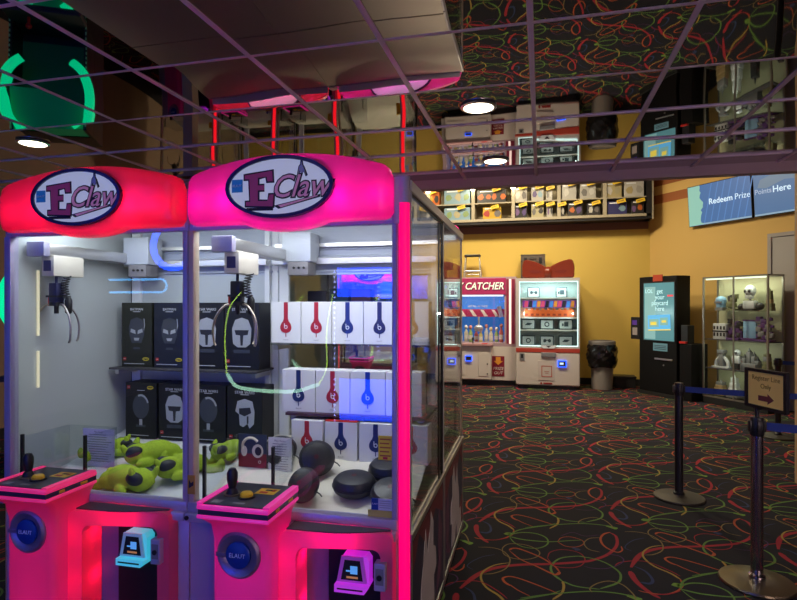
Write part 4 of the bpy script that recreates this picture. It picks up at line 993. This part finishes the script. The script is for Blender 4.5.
for s in (-1, 1): b.tube([(s * .175, -.10, .002), (s * .145, 0, .45)], .016, 8).tube([(s * .175, .16, .002), (s * .14, .02, .45)], .014, 8)
b.tube([(-.165, .13, .08), (.165, .13, .08)], .010, 8).obj('ladder_rails', M['silver'], t, 60)
b = MB(); b.box(-.17, .17, -.06, .08, .445, .495, .012); b.obj('top_cap', M['black'], t)
b = MB(); b.box(-.165, .165, -.12, -.04, .12, .15, .005); b.obj('step', M['silver'], t)

# waste bin
t = thing('trash_can', 'grey waste bin with a black bag folded over its rim', 'trash can', (1.163, 11.74, 0))
b = MB(); b.lathe([(.185, 0), (.195, .01), (.215, .62), (.22, .84)], n=40); b.obj('bin_body', mat('bin_grey', (.26, .235, .22), .6), t, 40)
b = MB(); random.seed(2); bm = b.bm; rings = []
for j in range(15):
    z = .44 + .44 * j / 14; base = .228 + .058 * math.sin(PI * (.10 + .72 * j / 14))
    rings.append([bm.verts.new(((base + .012 * math.sin(5 * a + j * .8) + .008 * math.sin(11 * a - j * 1.7) + random.uniform(-.004, .004)) * math.cos(a), (base + .012 * math.sin(5 * a + j * .8) + .008 * math.sin(11 * a - j * 1.7)) * math.sin(a), z + .02 * math.sin(3 * a) * (1 - j / 14))) for a in [2 * PI * k / 48 for k in range(48)]])
for a, c in zip(rings, rings[1:]):
    for k in range(48): bm.faces.new((a[k], a[(k + 1) % 48], c[(k + 1) % 48], c[k]))
bm.faces.new(rings[0]); bm.faces.new(rings[-1])
b.obj('bin_bag', mat('bag_black', (.012, .012, .014), .22), t, 60)
b = MB(); b.lathe([(.225, .86), (.252, .865), (.256, .93), (.245, .95), (.20, .955), (.19, .92)], n=40); b.obj('bin_rim', mat('rim_grey', (.15, .135, .13), .5), t, 40)
t = thing('equipment_box', 'low black box on the floor between the waste bin and the ticket machine', 'box', (1.62, 12.12, 0), 0)
b = MB(); b.box(-.20, .20, -.16, .16, 0, .20, .01); b.obj('box_body', M['blackm'], t)
b = MB(); b.box(-.21, .21, -.17, .17, .20, .235, .008); b.obj('box_lid', M['black'], t)

# play card machine
KB = mat('kiosk_black', (.006, .0055, .006), .55, 0, None, 0, .2)
t = thing('card_kiosk', 'tall black play card machine with a teal touch screen', 'kiosk', (1.80, 11.45, 0), SA)
b = MB(); b.box(0, .86, 0, .32, .06, 2.17, .01); b.m(1).box(-.02, .88, -.03, .33, 0, .06); b.obj('cabinet', [KB, M['blackm']], t)
b = MB(); b.box(.90, 1.15, .02, .40, .0, .98, .01); b.obj('side_cabinet', KB, t)
b = MB(); b.box(.86, .90, .1, .3, .30, .36); b.obj('side_link', M['black'], t)
b = MB(); b.box(.10, .84, -.012, 0, .99, 2.07, .004); b.m(1).box(.125, .815, -.014, -.012, 1.01, 2.05)
s = b.obj('touch_screen', [M['black'], mat('screen_teal', (.06, .14, .16), .2, 0, (.09, .26, .29), .75)], t)
b = MB()
for i, wd in enumerate(('get', 'your', 'playcard', 'here')): b.text(wd, .125, TR(.50, -.0155, 1.895 - i * .105), .0008, xs=.9)
b.obj('screen_lettering', glow('screen_text', (.55, .85, .88), .9), s)
b = MB(); b.box(.15, .40, -.016, -.014, 1.03, 1.98); b.m(1).text('LOL', .10, TR(.25, -.017, 1.90), .0006)
b.obj('screen_ghost', [glow('screen_pale', (.22, .42, .42), .8), glow('screen_text', (.55, .85, .88), .9)], s)
Rt = TR(.47, -.018, 1.33) @ Matrix.Rotation(R_(-3), 4, 'Y')
b = MB(); b.box(-.24, .27, -.001, .001, -.14, .14, 0, 2, Rt).m(1).box(-.21, .01, -.002, -.001, -.08, .07, 0, 2, Rt).box(.04, .22, -.002, -.001, -.05, .09, 0, 2, Rt).m(2).box(-.24, .27, -.002, -.001, -.14, -.12, 0, 2, Rt).m(2).box(-.18, -.04, -.003, -.002, -.04, .02, 0, 2, Rt).box(.08, .18, -.003, -.002, 0, .04, 0, 2, Rt)
b.obj('screen_card', [glow('card_blue', (.10, .42, .75), .9), glow('card_green', (.20, .42, .40), .8), glow('card_yellow', (.75, .60, .08), .9)], s)
b = MB(); b.box(.67, .80, -.0165, -.014, 1.80, 1.83, 0, 2); b.obj('screen_arrow', glow('arrow_red', (.8, .06, .08), .9), s)
b = MB(); b.box(-.24, -.02, .02, .16, 1.0, 1.42, .01); b.box(-.02, .0, .06, .12, 1.1, 1.3); b.m(1).box(-.20, -.08, .017, .02, 1.27, 1.36); b.m(2).box(-.19, -.07, .016, .02, 1.08, 1.22); b.obj('card_dispenser', [M['black'], mat('label_violet', (.10, .04, .40), .4), mat('label_grey', (.35, .30, .30), .5)], t)
b = MB(); b.box(.90, 1.05, .05, .20, .98, 1.30, .01); b.m(1).box(.91, 1.04, .0, .05, .985, 1.02); b.obj('receipt_printer', [M['black'], M['red']], t)
b = MB(); b.box(.34, .56, -.015, .0, 2.08, 2.20, .002); b.obj('red_card', mat('card_orange_red', (.42, .05, .02), .5), t)
b = MB(); b.box(.34, .66, -.006, 0, .82, .96); b.m(1)
for i in range(3): b.box(.37, .63, -.008, -.006, .85 + i * .03, .86 + i * .03)
b.obj('blue_label', [mat('label_lightblue', (.16, .36, .50), .5), M['ink']], t)
b = MB(); b.box(.38, .78, -.02, 0, .66, .69, .003); b.m(1).cyl((.58, -.001, .57), (.58, -.012, .57), .014, n=14); b.obj('card_slot', [M['silver'], M['grey']], t)

# glass showcase with built models
CW, CD = 1.15, .36
t = thing('display_cabinet', 'tall glass showcase of small built models beside the grey doorway', 'display cabinet', (2.66, 10.57, 0), SA)
b = MB(); b.box(0, CW, 0, CD, 0, .11, .006); b.obj('plinth', M['blackm'], t)
b = MB()
for x in (.0, CW - .025):
    for y in (0, CD - .025): b.box(x, x + .025, y, y + .025, .11, 2.12)
for z in (.11, 2.095):
    b.box(0, CW, 0, .025, z, z + .025).box(0, CW, CD - .025, CD, z, z + .025).box(0, .025, 0, CD, z, z + .025).box(CW - .025, CW, 0, CD, z, z + .025)
b.box(CW / 2 - .012, CW / 2 + .012, -.004, .012, .11, 2.12); b.obj('cabinet_frame', mat('cabinet_metal', (.34, .32, .28), .35, .7), t)
SH = (.60, 1.08, 1.56)
for z in SH:
    b = MB(); b.box(.026, CW - .026, .02, CD - .026, z - .012, z); b.obj('shelf_board', M['dgrey'] if z < 1.5 else M['acryl'], t)
b = MB(); b.box(.025, CW / 2 - .012, .002, .007, .135, 2.095); b.obj('door', M['glass'], t)
b = MB(); b.box(CW / 2 + .012, CW - .025, .002, .007, .135, 2.095); b.obj('door', M['glass'], t)
b = MB(); b.box(.026, CW - .026, CD - .012, CD - .006, .135, 2.095); b.obj('back_panel', mat('cabinet_back', (.50, .50, .33), .6), t)
b = MB(); b.box(.04, CW - .04, .03, .06, 2.07, 2.094); b.obj('cabinet_lamp', glow('cabinet_lamp', (.9, 1., .75), 1.4), t)
lamp('cabinet_light', 'AREA', (CW / 2, .10, 2.06), 3.2, (.9, 1., .72), t, 1.0, (R_(12), 0, 0), .06)
lamp('cabinet_light', 'AREA', (CW / 2, .05, .58), 1.2, (.9, 1., .72), t, 1.0, (R_(10), 0, 0), .04)
lamp('cabinet_light', 'AREA', (CW / 2, .05, 1.06), 1.5, (.9, 1., .8), t, 1.0, (R_(10), 0, 0), .04)
mw, mk, mp_, mg, ml, mt, mo = mat('model_white', (.62, .63, .66), .4), mat('model_black', (.02, .02, .025), .4), mat('model_purple', (.10, .035, .17), .4), mat('model_grey', (.20, .20, .21), .5), mat('model_lightblue', (.25, .45, .70), .4), mat('model_tan', (.35, .24, .12), .5), mat('model_olive', (.16, .16, .08), .5)
def cabmat(x, y, z): return Vector((2.66, 10.57, 0)) + Matrix.Rotation(SA, 3, 'Z') @ Vector((x, y, z))
GM = 'built models in the glass showcase'
def model(label, x, z, build, mats, name='built_model'):
    q = thing(name, label, 'model', cabmat(x, .19, z + .0003), SA, GM)
    b = MB(); build(b); b.obj('bricks', mats, q, 40)
def tower(h, w_, seed):
    def f(b):
        r = random.Random(seed); z = 0; ww = w_
        while z < h:
            dh = r.uniform(.04, .09); b.m(r.randint(0, 1)).box(-ww / 2, ww / 2, -ww * .4, ww * .4, z, z + dh, .003); z += dh; ww *= r.uniform(.72, 1.0)
        b.cyl((0, 0, z), (0, 0, z + .05), ww * .25, .002, n=8)
    return f
def cluster(n, rad, hh, seed):
    def f(b):
        r = random.Random(seed); b.box(-rad, rad, -.07, .07, 0, .03, .003)
        for _ in range(n):
            x, zz = r.uniform(-rad, rad), r.uniform(.05, hh); s = r.uniform(.018, .04); b.m(r.randint(0, 1)).box(x - s, x + s, -s, s, zz - s, zz + s, .004)
        b.m(0).box(-.015, .015, -.015, .015, .02, hh * .9)
    return f
def skull(b):
    b.m(1).box(-.10, .10, -.08, .08, 0, .03, .004).m(0).box(-.10, .10, -.05, .06, .03, .16, .02).box(-.012, .012, -.012, .012, .16, .20).ball((0, 0, .31), (.085, .08, .10)).box(-.05, .05, -.06, .03, .19, .25, .01)
    b.m(1).ball((-.035, -.068, .31), (.022, .02, .026)).ball((.035, -.068, .31), (.022, .02, .026)).ball((0, -.078, .265), (.010, .010, .016)).ball((-.15, 0, .06), (.06, .05, .055)).ball((.16, 0, .07), (.07, .05, .06))
def helm(b):
    b.m(1).box(-.07, .07, -.06, .06, 0, .05, .004).m(0).cyl((0, 0, .05), (0, 0, .16), .07, .085, n=20).ball((0, 0, .17), (.085, .085, .07)).m(1).box(-.06, .06, -.09, -.05, .12, .15)
def panda(b):
    b.m(0).box(-.12, .12, -.08, .08, .0, .26, .01); b.m(1)
    for x in (-.09, -.03, .03, .09): b.box(x - .018, x + .018, -.084, -.08, .05, .11, .002).box(x - .018, x + .018, -.084, -.08, .16, .22, .002)
    b.box(-.125, .125, -.085, .085, .12, .145)
def screen(b):
    b.m(1).box(-.12, .12, -.05, .05, 0, .04, .004).m(0).box(-.11, .11, -.02, .02, .04, .32, .01).m(1).box(-.115, .115, -.022, .022, .31, .335)
def castle(b):
    b.m(0).box(-.13, .13, -.09, .09, 0, .12, .004)
    for x, h in ((-.11, .20), (-.03, .30), (.05, .24), (.11, .17)): b.m(0).box(x - .03, x + .03, -.04, .04, .12, h, .002).m(1).cyl((x, 0, h), (x, 0, h + .07), .035, .002, n=8)
def arch(b):
    b.m(0); b.tube([(.12 * math.cos(PI * k / 12), 0, .02 + .16 * math.sin(PI * k / 12)) for k in range(13)], .028, 8); b.box(-.16, .16, -.06, .06, 0, .025, .003).m(1).box(-.04, .04, -.04, .04, .02, .24, .005).box(-.06, .06, -.05, .05, .24, .30, .005)
def figure(b):
    b.m(1).box(-.06, .06, -.05, .05, 0, .10, .005).m(0).box(-.07, .07, -.05, .05, .10, .22, .01).ball((0, 0, .27), (.055, .05, .055)).m(1).ball((-.06, 0, .20), .03).ball((.06, 0, .20), .03).box(-.03, .03, -.055, -.045, .26, .285)
model('white skull topped model on the top shelf of the showcase', .72, SH[2], skull, [mw, mk])
model('pale blue grey helmet model on the top shelf of the showcase', .20, SH[2], helm, [ml, mg])
model('grey stacked model behind the skull, right end of the top shelf', 1.04, SH[2], tower(.28, .12, 4), [mo, mt])
model('small olive twig model, middle of the top shelf', .43, SH[2], cluster(14, .08, .24, 8), [mo, mk])
model('black and white block model on the second shelf', .23, SH[1], panda, [mw, mk])
model('purple leafy model on the second shelf', .46, SH[1], cluster(26, .11, .32, 9), [mp_, mk])
model('pale blue screen shaped model on the second shelf', .72, SH[1], screen, [ml, mp_])
model('tall purple bush model at the right end of the second shelf', .97, SH[1], cluster(34, .12, .36, 10), [mp_, mg])
model('white arch with a grey cube tower on the third shelf', .22, SH[0], arch, [mw, mg])
model('black and white figure on the third shelf of the showcase', .50, SH[0], figure, [mw, mk])
model('grey castle model on the third shelf', .74, SH[0], castle, [mg, mk])
model('grey and olive tower model at the right end of the third shelf', 1.0, SH[0], tower(.26, .15, 12), [mg, mo])
model('tan house model at the bottom left of the showcase', .20, .135, tower(.22, .17, 13), [mt, mg])
model('grey block model at the bottom of the showcase beside the tan house', .45, .135, tower(.26, .2, 14), [mg, mw])
model('dark lantern model at the bottom of the showcase, right side', .75, .135, tower(.24, .16, 15), [mk, mt])

# ------------------------------------------------------------------ prize shelf high on the yellow wall
speck = mat('speckled_laminate', (.36, .31, .22), .6, noise=.6, nscale=70)
SX0, SX1, SY0, SY1 = -3.2, 2.11, 11.95, 12.395
t = thing('wall_shelf', 'long two row prize shelf high on the yellow wall', 'shelf', (0, SY0, 3.40))
b = MB(); b.box(SX0, SX1, 0, SY1 - SY0, 0, .055, .004); b.obj('bottom_board', speck, t)
b = MB(); b.box(SX0, SX1, .03, SY1 - SY0, -.05, 0); b.obj('under_board', M['black'], t)
b = MB(); b.box(SX0, SX1, .02, SY1 - SY0, .375, .40); b.obj('middle_board', speck, t)
b = MB(); b.box(SX0, SX1, 0, SY1 - SY0, .78, .83, .004); b.obj('top_board', speck, t)
b = MB(); b.box(SX0, SX1, SY1 - SY0 - .02, SY1 - SY0, .055, .78); b.obj('shelf_back', mat('shelf_back', (.36, .30, .19), .7), t)
DV = (-2.35, -1.39, -.56, .356, 1.241)
for x in DV:
    b = MB(); b.box(x - .035, x + .035, 0, SY1 - SY0 - .02, .055, .78, .004); b.obj('divider', speck, t)
b = MB(); b.box(SX1 - .10, SX1 - .0, .0, SY1 - SY0, -.05, .83); b.m(1).box(SX1, SX1 + .03, -.01, SY1 - SY0, -.06, .84); b.obj('end_panel', [M['black'], speck], t)
for x in (-1.39, -.56, -2.35):
    q = thing('spot_lamp', {-1.39: 'bright spot lamp on the shelf divider above the ladder', -.56: 'brightest spot lamp on the shelf divider left of the silver boxes', -2.35: 'spot lamp on the shelf divider behind the claw machine pane'}[x], 'lamp', (x, SY0 - .05, 4.09), 0, 'spot lamps on the prize shelf')
    b = MB(); b.cyl((0, 0, .02), (0, 0, .07), .035, n=16); b.obj('lamp_body', M['silver'], q)
    b = MB(); b.ball((0, 0, 0), (.05, .05, .05)); b.obj('bulb', glow('spot_bulb', (1., .88, .60), 14.), q, 180)
    lamp('spot_light', 'POINT', (0, -.07, -.02), 3.2, (1., .84, .52), q, .05)
tagm = mat('price_yellow', (.80, .52, .02), .5)
def px2x(px): return -1.391 + (px - 473) * .01957
random.seed(17)
def shelf_box(label, px0, px1, up, h, style, tg=True, lit=False):
    x0, x1 = px2x(px0), px2x(px1); w_ = x1 - x0 - .01; z = 3.80 if up else 3.455
    q = thing('prize_box', label, 'box', ((x0 + x1) / 2, SY0 + .13, z + .0004), 0, 'boxed prizes on the wall shelf')
    A, B_, C = style
    b = MB(); b.box(-w_ / 2, w_ / 2, -.085, .14, 0, h, .004); b.obj('carton', mat('shelf_carton_%s' % A, SCOL[A], .35), q)
    b = MB(); r = random.Random(int(px0 * 7 + up)); n = max(2, int(w_ / .14))
    for i in range(n):
        x = -w_ / 2 + w_ * (i + .5) / n + r.uniform(-.02, .02); s = w_ / n * .42
        b.m(i % 2).prism([(x + s * r.uniform(.7, 1.1) * math.cos(k * 1.05), h * .45 + h * .32 * r.uniform(.5, 1.1) * math.sin(k * 1.05)) for k in range(6)], -.088, -.085)
    b.m(2).box(-w_ * .4, w_ * .1, -.088, -.085, h * .84, h * .93)
    b.obj('box_picture', [mat('shelf_print_%s' % B_, SCOL[B_], .4), mat('shelf_print_%s' % C, SCOL[C], .4), M['white']], q)
    if tg:
        Mt = TR(w_ * .18, -.16, h * .95) @ Matrix.Rotation(R_(-14), 4, 'Y')
        b = MB(); b.box(-.085, .085, -.002, .002, -.03, .04, 0, 2, Mt); b.m(1).box(-.06, .05, -.003, -.002, .0, .02, 0, 2, Mt).m(2).box(-.006, .006, 0, .077, -.01, .0, 0, 2, Mt)
        b.obj('price_tag', [tagm, mat('tag_brown', (.35, .18, .02), .6), M['black']], q)
SCOL = {'green': (0.186, 0.260, 0.099), 'sky': (0.186, 0.298, 0.372), 'sand': (0.341, 0.298, 0.174), 'dark': (0.025, 0.022, 0.022), 'orange': (0.434, 0.099, 0.012), 'red': (0.322, 0.025, 0.019), 'yellow': (0.465, 0.279, 0.019), 'purple': (0.074, 0.043, 0.149), 'silver': (0.341, 0.322, 0.285), 'grey': (0.124, 0.112, 0.105), 'navy': (0.031, 0.031, 0.124), 'violet': (0.136, 0.074, 0.186), 'gold': (0.384, 0.310, 0.149), 'white': (0.465, 0.446, 0.409)}
shelf_box('blue and violet boxed prize low on the shelf, seen through the claw machine pane', 408, 434, 0, .26, ('violet', 'navy', 'orange'))
shelf_box('orange boxed prize high on the shelf, seen through the claw machine pane', 414, 436, 1, .28, ('orange', 'dark', 'yellow'))
shelf_box('wide green landscape set, upper of the two alike', 441, 470, 1, .31, ('sky', 'green', 'sand'))
shelf_box('wide green landscape set, lower of the two alike', 441, 470, 0, .27, ('sky', 'green', 'sand'))
shelf_box('long box with an orange race car', 477, 508, 1, .27, ('dark', 'orange', 'orange'))
shelf_box('red and yellow truck box under the orange race car', 483, 503, 0, .25, ('yellow', 'red', 'grey'))
shelf_box('silver topped box just right of the brightest spot lamp', 516.5, 530, 1, .29, ('silver', 'white', 'grey'))
shelf_box('box with pale blue top, second right of the brightest spot lamp', 534, 547, 1, .28, ('silver', 'purple', 'sky'))
shelf_box('narrow silver box beside the third divider', 549, 556, 1, .25, ('silver', 'grey', 'white'))
shelf_box('violet figure box under the silver topped box', 517, 530, 0, .27, ('dark', 'violet', 'purple'))
shelf_box('pale box with dark figure, lower row second right of the brightest lamp', 534, 547, 0, .28, ('sand', 'grey', 'dark'))
shelf_box('slim pale box at the end of the lower row by the third divider', 549.5, 556, 0, .26, ('silver', 'violet', 'dark'))
shelf_box('shiny silver box right of the third divider, upper row', 565, 580, 1, .31, ('silver', 'white', 'silver'))
shelf_box('grey silver box with a round picture left of the gold one', 583, 599, 1, .30, ('silver', 'grey', 'white'))
shelf_box('small violet box right of the third divider, lower row', 560, 568, 0, .25, ('dark', 'violet', 'silver'))
shelf_box('purple and orange box in the lower row under the shiny silver box', 571, 586, 0, .27, ('dark', 'orange', 'purple'))
shelf_box('dark box with a white ring picture, lower row', 590, 603, 0, .25, ('dark', 'white', 'grey'))
shelf_box('gold box in the last upper compartment', 608, 624, 1, .30, ('gold', 'white', 'sand'))
shelf_box('brightly shining pale box at the upper right end of the shelf', 626, 645, 1, .30, ('white', 'gold', 'silver'), False)
shelf_box('navy box in the last lower compartment', 610, 629, 0, .26, ('navy', 'navy', 'sky'))
shelf_box('dark violet box at the lower right end of the shelf', 633, 645, 0, .26, ('dark', 'violet', 'orange'))

# ------------------------------------------------------------------ screens on the slanted wall
def tv(label, L, words_, map_, dim):
    t = thing('television', label, 'screen', sl(L, .11, 3.46), SA, 'wall screens')
    t.rotation_euler = (R_(4), 0, SA)
    b = MB(); b.box(-.625, .625, 0, .05, -.37, .37, .008); b.obj('housing', M['black'], t)
    b = MB(); b.box(-.12, .12, .05, .095, -.12, .12); b.obj('wall_mount', M['dgrey'], t)
    b = MB(); b.box(-.612, .612, -.0015, 0, -.357, .357); b.m(1).box(-.612, .612, -.002, -.0015, -.357, -.33)
    s = b.obj('display', [glow('screen_blue_%d' % dim, (.038, .11, .28) if not dim else (.05, .12, .26), 1.), glow('screen_line', (.25, .40, .55), .7)], t)
    if map_:
        random.seed(4); P = [(-.612, .357), (-.36, .357)] + [(-.33 + random.uniform(-.045, .04), .357 - .714 * k / 16) for k in range(1, 16)] + [(-.29, -.345), (-.612, -.357)]
        b = MB(); b.prism(P, -.0024, -.0015); b.obj('screen_map', glow('map_green', (.22, .46, .40), .85), s)
        b = MB()
        for k in range(7): b.prism([(-.30 + k * .13, -.33), (-.28 + k * .13, -.33), (-.10 + k * .13, .357), (-.12 + k * .13, .357)], -.0019, -.0015)
        b.obj('screen_streaks', glow('streak_blue', (.06, .16, .39), 1.), s)
    for body, size, x, st in words_:
        b = MB(); b.text(body, size, TR(x, -.0028, .03), .0006, 0, 'LEFT', offset=.002 if st else -.0005); b.obj('screen_lettering', glow('screen_word_%d' % st, (.55, .72, .88) if st != 2 else (.26, .34, .48), 1.), s)
    return t
tv('wall screen reading Redeem Prize, with a green map edge', 1.65, [('Redeem', .142, -.185, 1), ('Prize', .142, .32, 0)], True, 0)
q = tv('wall screen reading Here, partly cut by the right edge', 2.93, [('Points', .115, -.60, 2), ('Here', .142, -.30, 1)], False, 1)
b = MB(); random.seed(8)
b.prism([(-.55, .10), (-.4, .07), (-.1, .16), (.2, .13), (.5, .22), (.55, .30), (.2, .24), (-.2, .30), (-.5, .22)], -.0019, -.0015)
for c in q.children:
    if c.name.startswith('display'): b.obj('screen_texture', glow('screen_taupe', (.10, .16, .24), 1.), c)

# ------------------------------------------------------------------ queue posts
def post(label, x, y, chrome=True, belt=None, mb=.7):
    t = thing('queue_post', label, 'queue post', (x, y, 0), 0, 'belted queue posts')
    bm_ = mat('post_base_brass', (.22, .185, .12), .28, .9) if chrome else mat('post_base_dark', (.06, .05, .04), .45, .4)
    b = MB(); b.lathe([(.198, 0), (.203, .008), (.198, .018), (.12, .030), (.05, .036)], n=56); b.obj('base', bm_, t, 40)
    b = MB(); b.lathe([(.044, .034), (.044, .05), (.0335, .06), (.0335, .90)], n=32); b.obj('pole', mat('pole_chrome', (.50, .46, .54), .16, 1.) if chrome else M['black'], t, 40)
    b = MB(); b.lathe([(.034, .875), (.038, .885), (.038, .965), (.034, .985), (.012, .988)], n=32)
    for a in range(4):
        c_, s_ = math.cos(a * PI / 2 + .1), math.sin(a * PI / 2 + .1); b.box(-.016, .016, -.016, .016, .90, .965, .003, 2, TR(c_ * .030, s_ * .030, 0) @ Matrix.Rotation(a * PI / 2 + .1, 4, 'Z'))
    b.obj('belt_head', M['black'], t, 40)
    if belt:
        a = Vector((x, y, 0)); e = Vector((*belt, 0)); d = e - a; ang = math.atan2(d.y, d.x)
        b = MB(); N = 16; l0, l1 = .05, d.length - .05; bm = b.bm; rr = []
        for k in range(N + 1):
            s = l0 + (l1 - l0) * k / N; sag = -.014 * math.sin(PI * k / N)
            rr.append([bm.verts.new((s * math.cos(ang) - q * math.sin(ang), s * math.sin(ang) + q * math.cos(ang), z + sag)) for q, z in ((-.0012, .908), (.0012, .908), (.0012, .956), (-.0012, .956))])
        for p_, q_ in zip(rr, rr[1:]):
            for k in range(4): bm.faces.new((p_[k], p_[(k + 1) % 4], q_[(k + 1) % 4], q_[k]))
        bm.faces.new(rr[0][::-1]); bm.faces.new(rr[-1]); b.obj('belt', mat('belt_blue', (.012, .045, .26), .7), t)
    return t
post('chrome queue post with the yellow sign on top, brass coloured base', 1.243, 3.772, True, (2.75, 3.62))
post('black queue post on the open carpet, blue belt running right behind the sign', 1.144, 5.27, False, (2.75, 5.05))
post('black queue post half hidden behind the sign, by the grey doorway', 2.87, 8.0, False, (4.2, 7.65))
post('queue post out of frame holding the end of the nearest belt', 2.75, 3.62, False)
post('queue post out of frame holding the end of the second belt', 2.75, 5.05, False)
t = thing('queue_sign', 'yellow Register Line Only sign in a black frame on the chrome queue post', 'sign', (1.243, 3.772, .988), R_(-67.9))
b = MB(); b.cyl((0, 0, 0), (0, 0, .06), .012, n=16).box(-.03, .03, -.006, .006, .045, .07, .002); b.obj('sign_stem', M['black'], t, 40)
b = MB(); b.ring(rrect(-.085, .225, .052, .285, .006, 3), rrect(-.065, .205, .070, .267, .003, 3), -.012, .010); b.box(-.07, .21, .003, .008, .065, .272); b.obj('sign_frame', M['black'], t)
b = MB(); b.box(-.066, .206, -.003, .003, .069, .268); b.obj('sign_paper', mat('paper_yellow', (.86, .60, .17), .6), t)
b = MB(); b.text('Register Line', .040, TR(.07, -.0035, .232), .0003).text('Only', .040, TR(.07, -.0035, .185), .0003); b.m(1).prism([(.015, .10), (.085, .10), (.085, .085), (.130, .115), (.085, .145), (.085, .13), (.015, .13)], -.0045, -.003)
b.obj('sign_lettering', [mat('letter_brown', (.25, .12, .02), .6), mat('arrow_maroon', (.16, .035, .04), .6)], t)

# ------------------------------------------------------------------ lit games out of direct view: some seen mirrored, the pale ones added fill
def cabinet(label, loc, rz, col, name, ring=False):
    pw = {'blue': 1.9, 'green': .006, 'pale': 4.5}[name]
    t = thing('arcade_cabinet', label, 'arcade game', loc, rz)
    b = MB(); b.box(-.36, .36, 0, .75, 0, .95, .01).box(-.36, .36, .3, .75, .95, 2.06, .01).box(-.36, -.33, -.02, .3, .95, 2.06).box(.33, .36, -.02, .3, .95, 2.06); b.obj('cabinet_body', M['black'], t)
    b = MB(); b.box(-.33, .33, -.012, .3, 1.74, 2.05, .005); b.obj('lit_header', glow(name + '_header', col, 9. * pw), t)
    b = MB(); b.box(-.33, .33, .285, .298, 1.05, 1.70); b.obj('game_screen', glow(name + '_screen', tuple(.3 * c + .01 for c in col), 3. * pw), t)
    b = MB(); b.box(-.36, .36, -.25, 0, .90, .96, .01); b.m(1).cyl((-.15, -.12, .96), (-.15, -.12, 1.04), .015, n=12).ball((-.15, -.12, 1.05), .03); b.obj('control_deck', [M['dgrey'], M['red']], t)
    b = MB(); b.box(-.30, .30, -.012, -.001, .42, .86); b.obj('lit_front', glow(name + '_front', col, 7. * pw), t)
    if ring:
        for z, r in ((1.70, .40), (.62, .26)):
            for a0 in (-55, 125):
                b = MB(); b.tube([(r * math.cos(R_(a0 + 110 * k / 20)), -.06, z + r * math.sin(R_(a0 + 110 * k / 20))) for k in range(21)], .045, 10); b.obj('neon_arc', glow(name + '_ring', col, 1.1), t, 60)
    b = MB()
    for x in (-.352, .352):
        for k in range(30): b.box(x - .006, x + .006, -.03, -.018, .4 + k * .055, .425 + k * .055)
    b.obj('light_dots', glow(name + '_dots', tuple(.6 * c + .3 for c in col), 8. * pw), t)
    return t
cabinet('blue lit arcade cabinet behind the viewer, mirrored in the front pane', mp(-1.70, -1.2), DEL + PI, (.01, .06, 1.), 'blue')
cabinet('green lit arcade cabinet far left behind the claw machines', (-4.90, 4.75, 0), R_(30), (.0, .75, .30), 'green', True)
for i, (x, y, r) in enumerate(((3.0, -3.4, 168), (4.6, -2.0, 150), (5.2, .6, 100))):  # added cabinets, unseen, whose glow brightens the header and ceiling bars
    cabinet('pale arcade cabinet added as unseen fill light behind the viewer, ' + ('nearest the claw machines', 'in the middle', 'at the right hand wall')[i], (x, y, 0), R_(r), (.80, .58, .58), 'pale')
t = thing('neon_sign', 'hanging blue neon ring sign behind the viewer, mirrored in the left pane', 'neon sign', mp(-4.03, -1.2, 2.34), DEL + PI)
b = MB(); b.tube([(.262 * math.cos(2 * PI * k / 48), 0, .262 * math.sin(2 * PI * k / 48)) for k in range(48)], .038, 10, True); b.obj('neon_ring', glow('neon_blue', (.005, .06, 1.), 24.), t, 60)
b = MB(); P = [(.86, 0, -.39), (.16, 0, -.39)] + [(.16 - .075 * math.sin(PI * k / 8), 0, -.465 + .075 * math.cos(PI * k / 8)) for k in range(1, 8)] + [(.16, 0, -.54), (.86, 0, -.54)]
b.tube(P, .012, 8); b.obj('neon_loop', glow('neon_ice', (.08, .45, 1.), 10.), t, 60)
b = MB(); b.cyl((-.15, .02, .2), (-.15, .02, .40), .008, n=10).cyl((.15, .02, .2), (.15, .02, .40), .008, n=10).cyl((.5, .02, .40), (.5, .02, -.55), .008, n=10).cyl((.8, .02, .40), (.8, .02, -.55), .008, n=10); b.obj('hanger', M['black'], t)
t = thing('neon_sign', 'yellow green neon cup outline sign on a stand behind the viewer', 'neon sign', mp(-2.7, -1.22), DEL + PI)
def nb(u, z): return (-(u + 2.7), -.02, z)
b = MB(); b.tube(catmull([nb(-3.17, 1.795), nb(-3.318, 1.594), nb(-3.368, 1.259), nb(-3.343, .867)], 6), .007, 8); b.tube(catmull([nb(-2.242, .789), nb(-2.151, .979), nb(-2.151, 1.37), nb(-2.083, 1.762)], 6), .007, 8); b.obj('neon_side', glow('neon_lime', (.62, 1., .10), 7.), t, 60)
b = MB(); b.tube(catmull([nb(-3.343, .867), nb(-3.17, .722), nb(-2.568, .70), nb(-2.242, .789)], 8), .020, 8); b.obj('neon_bottom', glow('neon_pale', (.45, .85, .60), 8.), t, 60)
b = MB(); b.box(-.05, .05, -.0, .04, .02, 1.85).box(-.62, .7, .0, .03, .66, .74).box(-.62, .7, .0, .03, 1.55, 1.60).box(-.35, .35, -.25, .25, 0, .03); b.obj('sign_stand', M['blackm'], t)
